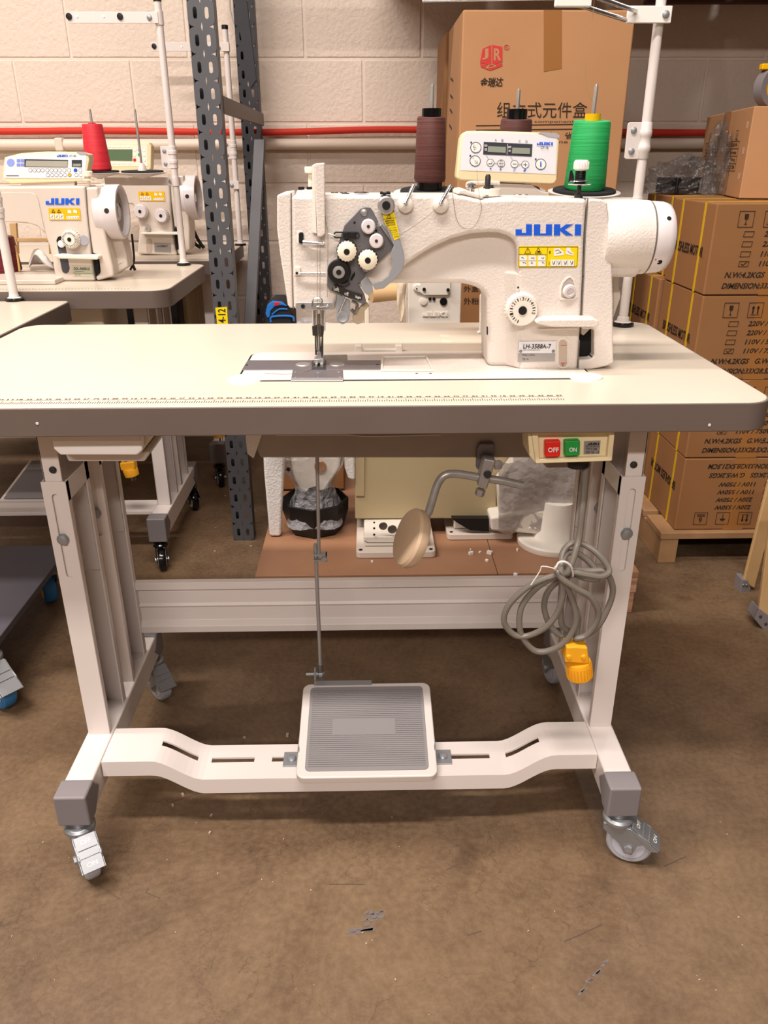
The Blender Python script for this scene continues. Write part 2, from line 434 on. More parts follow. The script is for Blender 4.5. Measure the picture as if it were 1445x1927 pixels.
o = rl.build('ruler_print', mat('ruler_ink', '#4d3a30', .6), T, smooth=False); o['kind'] = 'stuff'
# chips on the grey edge
for x0, y0 in ((70, 797), (1335, 800)):
    p = P(x0, y0, 'Y', -.0012); MB().lathe([(.0022, 0), (.0018, .0005)], p, (0, -1, 0), 8).build('chip', 'white_paint', T)
# grommet marks at the back of the top
for x0, y0 in ((838, 631), (842, 641)):
    p = P(x0, y0, 'Z', TOP); MB().lathe([(.011, 0), (.009, .0008)], p, (0, 0, 1), 20).build('hole_cap', mat('cap_cream_%d' % x0, '#cfc3ae', .4), T)

# ---- stand
def foot(side):
    x0, x1 = ((-.431, -.386) if side < 0 else (.434, .479)); xi = x1 if side < 0 else x0
    xc = (x0+x1)/2
    b = MB().b2((x0, -.045, .097), (x1, .435, .15)).build('foot_beam', 'white_paint', T, bev=.004, seg=3)
    for sg, y in ((-1, -.054), (1, .444)):
        pr = [(0, .1545), (-.040, .1545), (-.047, .143), (-.062, .127), (-.030, .096), (0, .096)]
        poly = [Vector((x0-.003, y-sg*q*1, z)) if False else Vector((x0-.003, y-sg*abs(q), z)) for q, z in pr]
        MB().ext(poly, (x1-x0+.006, 0, 0)).build('end_cap', 'cap_grey', b, bev=.004, seg=3)
    # two channel columns, open towards the middle
    for ya, yb in ((.10, .20), (.25, .35)):
        xo = (-.427 if side < 0 else .475); xin = (-.390 if side < 0 else .438); th = .003*(-side)
        fr = MB()
        fr.b2((xo, ya, .15), (xo+th, yb, .617))                       # web
        fr.b2((xo, yb-.003, .15), (xin, yb, .617))                    # rear flange
        fr.b2((xin-th, yb-.016, .15), (xin, yb, .617))                # rear lip
        cx = (xo+xin)/2; hw = abs(xin-xo)/2; mz = (.43+.617)/2; hz = (.617-.43)/2
        fr.b2((xin-th, ya, .15), (xin, ya+.012, .617))
        c = fr.build('column', 'white_paint', T, bev=.001)
        f2 = MB()
        L_, R_, q_ = cx-hw+.0005, cx+hw-.0005, .0058; zl, zh = .462, .592
        arc = lambda zc, s_: [(cx+q_*math.cos(math.pi*k/8), zc+s_*q_*math.sin(math.pi*k/8)) for k in range(9)]
        for poly in ([(L_, .15), (L_, zl), (cx-q_, zl)] + arc(zl, -1)[::-1][1:] + [(R_, zl), (R_, .15)], [(L_, .617), (L_, zh), (cx-q_, zh)] + arc(zh, 1)[::-1][1:] + [(R_, zh), (R_, .617)], [(L_, zl), (cx-q_, zl), (cx-q_, zh), (L_, zh)], [(cx+q_, zl), (R_, zl), (R_, zh), (cx+q_, zh)]):
            f2.ext(XZ(poly, ya-.0004), (0, .003, 0))
        f2.build('slotted_flange', 'white_paint', c, smooth=False)
        MB().b2((xin-th*.5, ya, .585), (xin, yb, .617)).build('tie_plate', 'white_paint', c, bev=.001)
        # telescoping upper column
        up = MB(); xa, xb = (xo+.004*(-side), xin-.006*(-side))
        up.b2((xa, ya+.004, .42), (xb, ya+.0075, .7205)); up.b2((xa, ya+.004, .42), (xa+th, yb-.005, .7205)); up.b2((xa, yb-.008, .42), (xb, yb-.005, .7205))
        u = up.build('upper_column', 'white_paint', T, bev=.001)
        screw(u, (cx-.002*side, ya+.0035, .635), (0, -1, 0), .0055, 'dark_steel', 'pin')
        bz = .523 if ya < .2 else .5
        screw(c, (cx, ya-.0003, bz), (0, -1, 0), .0095, 'zinc', 'adjusting_screw')
        for z in (.58, .33, .26):
            screw(c, (xo+th+.0004*(-side), (ya+yb)/2, z), (-side, 0, 0), .006, 'zinc', 'bolt')
    sgn = -side
    caster(T, xc, -.036, .0965, math.radians(-58 if side < 0 else -22))
    caster(T, xc+.004, .418, .0965, math.radians(-50 if side < 0 else 100), letters=False)
    MB().b2((xc-.015, .10, .7195), (xc+.015, .36, .7209)).build('top_bracket', 'white_paint', T)
foot(-1); foot(1)
pr = [(.352, .313), (.338, .313), (.338, .297), (.349, .292), (.349, .262), (.345, .257), (.349, .252), (.349, .224), (.342, .219), (.338, .215), (.338, .201), (.352, .201)]
MB().ext(YZ(pr, -.392), (.832, 0, 0)).build('cross_beam', 'white_paint', T, bev=.001)
# ---- foot rail with slots
zs = lambda x: .15-.04*(lambda t: t*t*(3-2*t))(max(0, min(1, min((x+.305)/.085, (.365-x)/.085))))
slots = [(-.295, -.238), (-.215, -.142), (-.112, -.06), (.165, .262), (.29, .345)]
xs = sorted(set([round(-.384+.0095*k, 4) for k in range(87)] + [a for s in slots for a in s] + [.433]))
ys = [.030, .069, .081, .112]
mb = MB()
for a, b in zip(xs, xs[1:]):
    for j in range(3):
        if j == 1 and any(s[0]-1e-6 <= a and b <= s[1]+1e-6 for s in slots): continue
        mb.add([(a, ys[j], zs(a)), (b, ys[j], zs(b)), (b, ys[j+1], zs(b)), (a, ys[j+1], zs(a))], [(0, 1, 2, 3)])
    for y in (.030, .112):
        mb.add([(a, y, zs(a)), (b, y, zs(b)), (b, y, zs(b)-.028), (a, y, zs(a)-.028)], [(0, 1, 2, 3)])
me = mb.build('foot_rail', 'white_paint', T, solid=.003)
bm = bmesh.new(); bm.from_mesh(me.data); bmesh.ops.remove_doubles(bm, verts=bm.verts, dist=1e-5); bmesh.ops.recalc_face_normals(bm, faces=bm.faces); bm.to_mesh(me.data); bm.free(); me.data.shade_flat()
# ---- pedal
pv = Vector((0, .199, .04)); pl = pv.length; pv.normalize(); pn = Vector((1, 0, 0)).cross(pv); po = Vector((-.065, .005, .133))
def PD(pts, d=0): return [po+Vector((1, 0, 0))*a+pv*b+pn*d for a, b in pts]
ped = MB().ext(PD(rrect(0, .232, 0, pl, .014)), -pn*.016).build('pedal', 'white_paint', T, bev=.003, seg=3)
MB().ext(PD(rrect(.014, .218, .012, pl-.010, .008)), pn*.0015).build('tread_pad', 'rubber_grey', ped, bev=.0006)
rb = MB(); b = .02
while b < pl-.018:
    if .085 < b < .118:
        rb.ext(PD([(.019, b), (.056, b), (.056, b+.0022), (.019, b+.0022)], .0014), pn*.0014); rb.ext(PD([(.165, b), (.213, b), (.213, b+.0022), (.165, b+.0022)], .0014), pn*.0014)
    else: rb.ext(PD([(.019, b), (.213, b), (.213, b+.0022), (.019, b+.0022)], .0014), pn*.0014)
    b += .0042
rb.build('tread_ribs', 'rubber_grey', ped, smooth=False)
for x0, x1 in ((-.092, -.064), (.166, .196)):
    br = MB().b2((x0, .055, .1115), (x1, .09, .114)); xm = x1 if x0 < 0 else x0; br.b2((xm-.0015, .055, .1115), (xm+.0015, .09, .145))
    q = br.build('pedal_bracket', 'zinc', T, bev=.0006)
    screw(q, ((x0+x1)/2, .072, .1142), (0, 0, 1), .008, 'zinc', 'bracket_bolt')
q = MB(); q.ext(PD([(.02, pl-.006), (.125, pl-.006), (.125, pl+.004), (.02, pl+.004)], .001), pn*.002); q.b2((-.045, .209, .172), (-.042, .222, .196)); q.build('pedal_arm', 'zinc', T)
rod = MB().cyl((-.024, .215, .64), (-.028, .215, .43), .0030).cyl((-.0335, .218, .452), (-.0335, .218, .19), .0034).build('pedal_rod', 'brushed', T)
MB().cyl((-.0335, .218, .178), (-.0335, .218, .205), .0048).build('rod_sleeve', 'steel', rod)
MB().lathe([(.003, -.024), (.003, -.006), (.0055, -.006), (.0055, -.003), (.003, -.003), (.003, 0), (.007, 0), (.007, .006), (.003, .01)], (-.0365, .218, .184), (1, 0, 0), 10).build('ball_joint', 'zinc', rod)
q = MB(); q.b2((-.037, .206, .434), (-.014, .216, .438)); q.b2((-.037, .206, .424), (-.014, .216, .427)); q.b2((-.016, .206, .424), (-.014, .216, .438)); q.cyl((-.018, .206, .431), (-.018, .2, .431), .005, seg=6); q.build('rod_clamp', 'zinc', rod)
# ---- oil pan below the top
pan = [P(a, b, 'Y', .14) for a, b in ((466, 805), (1075, 800), (1085, 880), (1030, 882), (1012, 862), (490, 862))]
MB().ext(pan, (0, .18, 0)).build('oil_pan', 'pan_metal', T, bev=.003)
MB().tube([P(a, b, 'Y', .139) for a, b in ((520, 819), (640, 818), (700, 821), (830, 818))], .0012, 6, 4).build('pan_seal', 'pale_beige', T)
bag = [P(a, b, 'Y', .139) for a, b in ((462, 812), (495, 812), (478, 861), (466, 852))]
lab(MB().ext(bag, (0, -.006, 0)).build('oil_drip_sheet', 'foam', T, bev=.002), 'crumpled white sheet at the pan corner')
# ---- knee lifter
kb = [P(a, b, 'Y', .13) for a, b in ((903, 835), (931, 835), (929, 866), (905, 892), (896, 880), (897, 845))]
k = MB().ext(kb, (0, .01, 0)).build('knee_lifter_bracket', 'plate_steel', T, bev=.002)
cl = [P(a, b, 'Y', .105) for a, b in ((911, 863), (934, 867), (916, 923), (898, 915))]
MB().ext(cl, (0, .024, 0)).build('clamp_block', 'brushed', k, bev=.003)
for a, b in ((934, 875), (904, 924)):
    p = P(a, b, 'Y', .115); d = Vector((1, 0, .1)) if a > 920 else Vector((-.25, 0, -1)); MB().lathe([(.0075, -.003), (.0075, .006), (.006, .008)], p, d, 6).build('clamp_bolt', 'brushed', k)
MB().lathe([(.006, 0), (.0055, .004)], P(917, 892, 'Y', .105), (0, -1, 0), 14).build('clamp_pin', 'dark_steel', k)
path = [P(984, 914, 'Y', .117), P(945, 905, 'Y', .117), P(905, 899, 'Y', .117), P(862, 892, 'Y', .115), P(838, 894, 'Y', .112), P(824, 910, 'Y', .11), P(814, 940, 'Y', .105), P(806, 966, 'Y', .102)]
kr = MB().tube(path, .0062, 12, 6).build('knee_lifter_rod', 'rod_steel', T)
MB().tube([P(806, 964, 'Y', .102), P(802, 985, 'Y', .1), P(797, 1008, 'Y', .1)], .005, 10).build('flattened_end', 'rod_steel', kr)
c = P(774, 1013, 'Y', .09); ax = Vector((-.89, -.21, .40)).normalized()
MB().lathe([(.038, -.011), (.044, -.009), (.0465, -.004), (.0465, .005), (.0435, .009), (.036, .011)], c, ax, 40).build('knee_pad', 'knee_pad', kr)
MB().lathe([(.008, -.024), (.008, -.010), (.014, -.010)], c, ax, 12).build('pad_stud', 'dark_steel', kr)
# ---- switch box
def sw(pts, y=.012): return PY(pts, y)
fr = sw([(1000, 812), (1158, 808), (1152, 868), (1008, 873)])
inn = sw([(1013, 819), (1147, 816), (1142, 860), (1016, 864)])
s = MB(); s.ring(fr, inn, (0, .012, 0)); s.ext(sw([(1004, 813), (1154, 810), (1149, 866), (1010, 870)], .02), (0, .05, 0))
s.ext(sw([(1000, 812), (1008, 873), (996, 858), (993, 815)], .014), (0, .05, 0))
SB = s.build('switch_box', 'beige_plastic', T, bev=.0018)
for col, pts, word, tb in (('red_button', [(1026, 831), (1055, 830), (1054, 860), (1026, 861)], 'OFF', (1031, 842, 1051, 851)), ('green_button', [(1063, 830), (1092, 829), (1091, 858), (1063, 859)], 'ON', (1071, 842, 1085, 850))):
    MB().ext(sw(pts, .010), (0, .014, 0)).build('off_button' if word == 'OFF' else 'on_button', col, SB, bev=.002, seg=3)
    text_px(MB(), word, tb, 'Y', .0098, .02).build('lettering', 'white_sticker', SB, smooth=False)
MB().ext(sw([(1099, 830), (1130, 829), (1128, 854), (1098, 855)], .0195), (0, .002, 0)).build('rating_plate', 'brushed', SB)
q = MB(); logo_px(q, 1106, 833, 1127, 837, 'Y', .0193)
text_px(q, 'MOTOR SWITCH', (1102, 838, 1127, 842), 'Y', .0193); text_px(q, 'TYPE K-2288', (1102, 843, 1123, 847), 'Y', .0193); text_px(q, '250V 10A  1 Ø', (1102, 849, 1127, 853), 'Y', .0193)
q.build('rating_print', 'ink', SB, smooth=False)
MB().cyl(P(1088, 876, 'Y', .05), P(1088, 868, 'Y', .05), .016).build('cord_gland', 'black_plastic', SB)
# ---- drawer
d0 = P(96, 818, 'Y', .05); d1 = P(262, 858, 'Y', .05)
D = MB().b2((-.374, .055, .676), (-.262, .33, .719)).build('drawer', 'machine_smooth', T, bev=.004)
MB().ext(PY([(95, 812), (268, 812), (268, 848), (258, 857), (113, 857), (100, 845)], .045), (0, .012, 0)).build('drawer_front', mat('drawer_white', '#f6f3f0', .35), D, bev=.003, seg=3)
MB().ext(PY([(98, 812), (265, 812), (265, 831), (98, 831)], .042), (0, .004, 0)).build('drawer_shade_band', 'white_paint', D, bev=.001)  # upper strip in duller white, painting in the shadow under the tabletop
MB().ext(PY([(121, 852), (283, 850), (272, 869), (128, 869)], .075), (0, .22, 0)).build('drawer_runner', 'white_paint', D, bev=.003)
MB().ext(PY([(268, 812), (296, 812), (262, 856)], .06), (0, .2, 0)).build('drawer_side', 'cream_plastic', D, bev=.002)
# ================================================================== the sewing machine head on the table
M = thing('sewing_machine', 'large cream double-needle sewing machine head standing on the foreground table', 'sewing machine', (.15, .22, TOP))
FY = .18
NB = Vector((0, -1, 0))
def F(pts, y=FY): return PY(pts, y)
def slab(name, pts, y0, y1, m, parent=M, bev=.002, seg=2): return MB().ext(F(pts, y0), (0, y1-y0, 0)).build(name, m, parent, bev=bev, seg=seg)
# bed
bz = TOP+.002
bed = MB().ext(XY(rrect(-.128, .386, .128, .304, .02, 6), TOP+.0002), (0, 0, bz-TOP-.0002)).build('bed', 'machine_paint', M, bev=.002)
MB().ring(XY(rrect(-.1315, .3895, .1245, .3085, .0235, 6), TOP), XY(rrect(-.1282, .3862, .1278, .3042, .0202, 6), TOP), (0, 0, .0005)).build('bed_gap_shade', 'interior_black', M, smooth=False)  # shade of the gap round the bed, put into a black ring
for a, b in ((-.119, .137), (.377, .137)):
    MB().lathe([(.026, 0), (.025, .002), (.012, .0032)], (a, b, TOP), (0, 0, 1), 24).build('bed_corner_pad', 'machine_smooth', bed)
Z = lambda pts, z=bz: [P(a, b, 'Z', z) for a, b in pts]
MB().ext(Z([(466, 679), (716, 679), (717, 696), (455, 697)]), (0, 0, .0012)).build('slide_plate', 'plate_steel', bed, bev=.0004)
MB().ext(Z([(551, 697), (645, 697), (646, 713), (548, 713)]), (0, 0, .0016)).build('front_cover_plate', 'plate_steel', bed, bev=.0006)
MB().ext(Z([(548, 714), (646, 714), (646, 719), (547, 719)], bz-.002), (0, 0, .003)).build('cover_plate_lip', 'brushed', bed, bev=.001)
MB().ext(Z([(604, 669), (653, 668), (654, 678), (604, 679)]), (0, 0, .0008)).build('rear_plate', 'steel', bed, bev=.0003)
for a, b in ((571, 686), (634, 686)):
    MB().lathe([(.0125, 0), (.011, .0014)], P(a, b, 'Z', bz+.001), (0, 0, 1), 24).build('finger_dimple', 'brushed', bed)
MB().ext(Z([(588, 679), (614, 679), (613, 696), (586, 696)], bz+.0012), (0, 0, .0012)).build('throat_plate', 'dark_steel', bed, bev=.0003)
for a, b in ((464, 687), (710, 686), (556, 700), (638, 700), (556, 710), (640, 710), (598, 702), (598, 709), (784, 703), (810, 703)):
    MB().lathe([(.0022, 0), (.002, .0006)], P(a, b, 'Z', bz+.0014 if a < 720 else bz), (0, 0, 1), 10).build('plate_screw', 'dark_steel' if a in (464, 710, 784, 810) else 'chrome', bed)
rc = [(722, 674), (800, 673), (812, 698), (720, 697)]
MB().ring(Z([(718, 672), (803, 671), (816, 700), (716, 699)]), Z(rc), (0, 0, .003)).build('bed_recess_rim', 'machine_smooth', bed, bev=.001)
hb = MB()
for a in (675, 750):
    p = P(a, 659, 'Z', TOP); hb.b2((p.x-.006, .304, TOP), (p.x+.006, .322, TOP+.012))
pa, pb = P(675, 659, 'Z', TOP), P(750, 659, 'Z', TOP); hb.b2((pa.x, .306, TOP), (pb.x, .312, TOP+.006)); hb.build('bed_hinge', 'machine_smooth', bed, bev=.002)
# arm and column
sil = [(548, 366), (700, 366), (870, 366), (905, 374), (965, 371), (1105, 373), (1098, 520), (1088, 692), (917, 690), (916, 562), (912, 553), (905, 546), (896, 541), (885, 537), (868, 534), (745, 534), (660, 537), (640, 545), (628, 582), (552, 582), (549, 470)]
arm = slab('arm_body', sil, .2, .275, 'machine_paint', bev=.008, seg=4)
# shaping: move onto real thickness
rise = [(548, 367), (700, 367), (870, 367), (905, 375), (965, 372), (1105, 374), (1100, 440), (1097, 520), (1093, 610), (1087, 697), (977, 698), (976, 620), (975, 560), (974, 475), (972, 460), (966, 450), (955, 443), (938, 438), (920, 437), (885, 440), (850, 449), (815, 465), (790, 480), (765, 497), (745, 516), (735, 530), (700, 538), (640, 545), (634, 560), (628, 583), (552, 583), (549, 470)]
slab('arm_front', rise, FY, .215, 'machine_paint', bev=.006, seg=4)
# slanted left cheek of the column
a0 = P(917, 688, 'Z', TOP); 
MB().ext([Vector((.247, .228, bz)), Vector((.2875, .1822, bz)), Vector((.30, .1822, bz)), Vector((.30, .275, bz)), Vector((.247, .275, bz))], (-.012, 0, .14)).build('column_cheek', 'machine_paint', M, bev=.003)
slab('face_cover', [(521, 367), (530, 364), (547, 362), (548, 470), (551, 581), (545, 579), (541, 574), (534, 525), (527, 480), (521, 430)], .186, .27, 'machine_paint', bev=.005, seg=3)
mat('seam', '#6a635b', .7)
for pts_, w_ in (([(548, 364), (549, 470), (552, 580)], .0016), ([(1106, 374), (1101, 440), (1098, 520), (1094, 602)], .0018), ([(1090, 640), (1087, 697)], .0015)):
    MB().stroke(F(pts_, FY-.0002), w_, NB).build('cover_seam', 'seam', M, smooth=False)
slab('takeup_lever_cover', [(591, 308), (611, 306), (612, 440), (606, 446), (597, 446)], .166, .182, 'machine_paint', bev=.002)
slab('takeup_cover_flange', [(587, 312), (592, 308), (596, 440), (588, 438)], .172, .19, 'machine_smooth', bev=.001)
# top fittings on the left
slab('presser_adjuster_plate', [(559, 358), (594, 356), (594, 366), (556, 366)], .21, .25, 'machine_smooth', bev=.001)
c = P(586, 358, 'Y', .225); ps = MB().lathe([(.004, 0), (.0045, .012), (.004, .014), (.004, .022), (.0085, .023), (.009, .029), (.008, .031)], c, (0, 0, 1), 20).build('presser_adjusting_screw', 'cream_plastic', M)
for a in (567, 583): MB().lathe([(.0045, 0), (.0045, .0045)], P(a, 358, 'Y', .215), (0, 0, 1), 12).build('cap_screw', 'black_plastic', M)
# needle bar and presser
nb = MB()
for a in (592, 607): nb.cyl(P(a, 583, 'Y', .211), P(a+.5, 622, 'Y', .211), .0042)
nb.build('needle_bar', 'chrome', M)
q = MB().ext(F([(587, 614), (597, 612), (597, 632), (588, 632)], .206), (0, .012, 0)).ext(F([(599, 612), (610, 614), (608, 634), (600, 634)], .206), (0, .012, 0)).build('needle_clamp', 'dark_steel', M, bev=.001)
q = MB().cyl(P(598, 590, 'Y', .214), P(600, 675, 'Y', .214), .0034).cyl(P(606, 625, 'Y', .211), P(605, 678, 'Y', .211), .0012).cyl(P(594, 630, 'Y', .211), P(597, 672, 'Y', .211), .0012)
q.build('presser_bar', 'chrome', M)
MB().ext(F([(606, 634), (608, 634), (608, 668), (603, 676), (601, 672)], .206), (0, .008, 0)).ext(F([(592, 632), (594, 632), (596, 668), (593, 668)], .206), (0, .008, 0)).build('needle_guard', 'dark_steel', M)
pf = MB(); pf.ext(F([(596, 662), (604, 662), (606, 676), (595, 676)], .205), (0, .012, 0)); pf.ext(F([(591, 676), (609, 675), (610, 684), (590, 684)], .203), (0, .02, 0)); pf.ext(F([(593, 684), (598, 684), (597, 693), (592, 693)], .192), (0, .03, 0)); pf.ext(F([(602, 684), (608, 684), (609, 693), (603, 693)], .192), (0, .03, 0))
pf.build('presser_foot', 'brushed', M, bev=.001)
# thread guides on the face
slab('guide_boss', rrect(559, 570, 434, 460, 5), .1785, .181, 'machine_smooth', bev=.001)
slab('guide_clip', rrect(562, 571, 437, 459, 4), .176, .18, 'black_plastic', bev=.001)
MB().cyl(P(570, 456, 'Y', .174), P(610, 458, 'Y', .172), .0036, .0022).build('upper_thread_guide', 'chrome', M)
slab('guide_block', rrect(553, 565, 503, 518, 3), .174, .181, 'machine_smooth', bev=.001)
MB().lathe([(.002, 0), (.0018, .001)], P(558.5, 514, 'Y', .1738), NB, 10).build('guide_hole', 'interior_black', M)
MB().cyl(P(564, 514, 'Y', .173), P(612, 514, 'Y', .172), .0018).build('lower_thread_guide', 'chrome', M)
q = MB().ext(F(rrect(556, 630, 569, 583, 4), .176), (0, .006, 0)).build('lower_guide_plate', 'brushed', M, bev=.001)
MB().lathe([(.003, 0), (.0028, .003)], P(570, 576, 'Y', .176), NB, 12).build('guide_screw', 'black_plastic', M)
q = MB().tube(F([(587, 576), (590, 564), (600, 561), (606, 566), (603, 575), (596, 578), (612, 578), (620, 572)], .172), .0014, 8, 5).build('wire_guide', 'chrome', M)
slab('lower_arm_edge', [(628, 583), (636, 545), (648, 546), (640, 583)], .188, .215, 'machine_paint', bev=.003)
# tension plate
ty = .172
tp = [(688, 389), (696, 390), (701, 396), (712, 418), (709, 424), (714, 425), (716, 423), (744, 462), (688, 517), (685, 530), (673, 532), (686, 556), (689, 568), (684, 572), (678, 571), (620, 546), (615, 538), (616, 508), (634, 487), (635, 465), (648, 425), (678, 392)]
TPl = MB().ext(F(tp, ty), (0, .004, 0)).build('tension_plate', 'tension_grey', M, bev=.001)
def knob(px, py, r1, kind):
    c = P(px, py, 'Y', ty)
    if kind == 'small':
        o = MB().lathe([(.0095, 0), (.0098, .004), (.0098, .010), (.008, .0118), (.003, .012)], c, NB, 24).build('pretension_knob', 'wheel_white', TPl)
        MB().lathe([(.0024, .0118), (.002, .0128)], c, NB, 12).build('knob_pin', 'dark_steel', TPl)
    elif kind == 'big':
        MB().lathe([(.0145, 0), (.0148, .0025), (.012, .004)], c, NB, 28).build('tension_disc', 'dark_steel', TPl)
        g = MB(); n = 36
        pro = [(.0128, .006), (.0132, .012), (.0128, .018), (.009, .0205), (.0045, .0208)]
        g.lathe(pro, c, NB, n)
        for k in range(n):
            if k % 2: continue
            t = 2*math.pi*k/n; d = Vector((math.cos(t), 0, math.sin(t))); g.box(c+NB*.012+d*.0131, (.0012, .010, .0012))
        g.build('tension_knob', 'cream_plastic', TPl)
        MB().lathe([(.0042, .0205), (.0042, .0212), (.0025, .0212)], c, NB, 14).build('knob_pin', 'black_plastic', TPl)
    else:
        MB().lathe([(.0165, 0), (.0168, .004), (.0165, .009), (.0155, .0115), (.009, .012)], c, NB, 32).build('thread_sensor_wheel', 'black_plastic', TPl)
        MB().lathe([(.0085, .0115), (.0085, .0145), (.0045, .015)], c, NB, 24).build('sensor_hub', 'brushed', TPl)
        MB().lathe([(.004, .0145), (.0038, .0153)], c, NB, 14).build('hub_hole', 'interior_black', TPl)
for kx, ky, kk in ((693, 425, 'small'), (708, 452, 'small'), (653, 471, 'big'), (692, 487, 'big'), (638, 510, 'wheel')): knob(kx, ky, 0, kk)
for a, b in ((685, 400), (688, 505)): screw(TPl, P(a, b, 'Y', ty), NB, .005, 'brushed', 'plate_screw')
for a, b in ((667, 419), (708, 434), (676, 461), (690, 459), (724, 469)): MB().lathe([(.0017, 0), (.0016, .0004)], P(a, b, 'Y', ty), NB, 10).build('plate_hole', 'interior_black' if b < 440 else 'chrome', TPl)
gs = MB().ring(F(rrect(627, 677, 436, 449, 6), ty-.003), F(rrect(629.5, 674.5, 439, 446, 3.4), ty-.003), (0, .004, 0)).build('slotted_guide', 'dark_steel', TPl)
MB().cyl(P(617, 440, 'Y', ty-.002), P(630, 443, 'Y', ty-.002), .0012).build('guide_wire', 'chrome', TPl)
for a in (651, 664): MB().lathe([(.0045, 0), (.004, .006)], P(a, 443, 'Y', ty-.003), NB, 16).build('guide_screw', 'black_plastic', TPl)
MB().ext(F([(663, 517), (668, 511), (668, 518), (662, 528), (659, 527)], ty-.0006), (0, .001, 0)).build('plate_slot', 'interior_black', TPl)
MB().tube(F([(641, 533), (650, 534), (656, 530)], ty-.004), .0035, 10, 4).build('check_spring', 'black_plastic', TPl)
MB().ext(F([(714, 424), (718, 422), (745, 455), (748, 465), (744, 466)], ty-.006), (0, .008, 0)).build('plate_fold', 'brushed', TPl, bev=.001)
# lever scale
MB().ext(F([(628, 537), (632, 534), (655, 546), (682, 554), (681, 564), (677, 566), (650, 558), (624, 546)], ty-.0012), (0, .002, 0)).build('lever_scale', 'dark_steel', TPl, bev=.0005)
sc = MB()
for word, bx in (('Left', (628, 538, 638, 546, 3)), ('off', (648, 548, 656, 555, 2)), ('Right', (669, 556, 679, 562, 2))): text_px(sc, word, bx, 'Y', ty-.0014, .01)
sc.build('scale_lettering', 'white_sticker', TPl, smooth=False)
lv = MB().ext(F([(634, 552), (659, 566), (659, 590), (656, 602), (651, 608), (645, 611), (638, 608), (633, 602), (632, 592)], ty+.002), (0, .004, 0)).build('feed_lever', 'guard_grey', TPl, bev=.0015)
MB().lathe([(.0085, 0), (.0075, .0022), (.004, .001)], P(645, 596, 'Y', ty+.002), NB, 24).build('lever_dimple', 'guard_grey', TPl)
MB().cyl(P(650, 558, 'Y', ty-.003), P(637, 588, 'Y', ty-.003), .0016).build('lever_pointer', 'chrome', TPl)
MB().ext(F([(676, 580), (682, 572), (690, 569), (695, 577), (686, 585), (685, 600), (680, 609), (672, 611), (664, 606), (663, 596), (668, 584)], ty+.012), (0, .01, 0)).build('bartack_lever', mat('lever_tan', '#b7a78e', .45), TPl, bev=.002)
MB().tube(F([(662, 566), (672, 573), (668, 588), (661, 582)], ty+.008), .0025, 8, 3).build('lever_linkage', 'steel', TPl)
# take-up guard
gy = .160
gp = [(714, 381), (718, 374), (727, 372), (735, 376), (740, 384), (742, 398), (752, 450), (760, 476), (761, 493), (756, 510), (748, 520), (738, 530), (722, 543), (706, 546), (699, 534), (718, 528), (730, 520), (737, 504), (738, 490), (735, 477), (741, 463), (716, 400)]
G = MB().ext(F(gp, gy), (0, .0035, 0)).build('takeup_guard', 'guard_grey', M, bev=.001)
MB().ext(F([(679, 530), (690, 519), (700, 535), (702, 548), (694, 557), (687, 552), (678, 536)], gy+.001), (0, .006, 0)).build('guard_foot', 'guard_grey', G, bev=.001)
c = P(726.5, 386, 'Y', gy)
MB().lathe([(.0118, 0), (.0118, .004), (.0098, .006)], c, NB, 28).build('guard_pivot', 'brushed', G)
MB().lathe([(.0058, .005), (.0054, .008)], c, NB, 20).build('pivot_pin', 'black_plastic', G)
slab('pivot_bracket', [(712, 376), (721, 371), (738, 374), (741, 384), (738, 398), (716, 398)], .165, .182, 'dark_steel', bev=.002)
MB().ext(F([(715, 361), (718, 360), (721, 362), (726, 362), (728, 360), (735, 361), (735, 366), (726, 366), (725, 371), (721, 371), (721, 366), (715, 366)], .172), (0, .012, 0)).build('wing_screw', 'black_plastic', M, bev=.001)
MB().ext(F([(720, 403), (742, 399), (752, 448), (742, 452), (734, 432), (726, 424), (722, 414)], gy-.0003), (0, .0004, 0)).build('guard_warning_sticker', 'yellow_sticker', G)
w = MB(); yy = gy-.0005
w.stroke(F([(727.5, 411), (732, 402.5), (736, 410), (727.5, 411)], yy), .0004, NB); w.stroke(F([(732, 405), (732, 408.5)], yy), .0005, NB); w.stroke(F([(721, 413.5), (744, 409.5)], yy), .0003, NB)
for i, (a, b, c2, d) in enumerate(((725, 415, 742, 418), (726, 419, 743, 422), (728, 423, 744, 426))): text_px(w, 'BEFORE', (a, b, c2, d, -2), 'Y', yy, .01)
for s_, (a, b, c2, d) in (('Do not operate', (733, 428, 746, 431)), ('this machine', (734, 432, 747, 435)), ('if eye guard is', (735, 436, 748, 439)), ('not in place', (737, 440, 749, 443)), ('closed', (741, 444, 750, 447))): text_px(w, s_, (a, b, c2, d, -1.5), 'Y', yy, .01)
w.build('warning_print', 'ink', G, smooth=False)
# tilted thread posts on the arm
for a0, b0, a1, b1 in ((762, 385, 778, 349), (828, 385, 847, 350)):
    MB().lathe([(.011, 0), (.0105, .006), (.006, .009)], P(a0+1, b0, 'Y', FY), NB, 20).build('post_boss', 'machine_smooth', M)
    MB().cyl(P(a0, b0-1, 'Y', .168), P(a1, b1, 'Y', .185), .0024).build('thread_post', 'chrome', M)
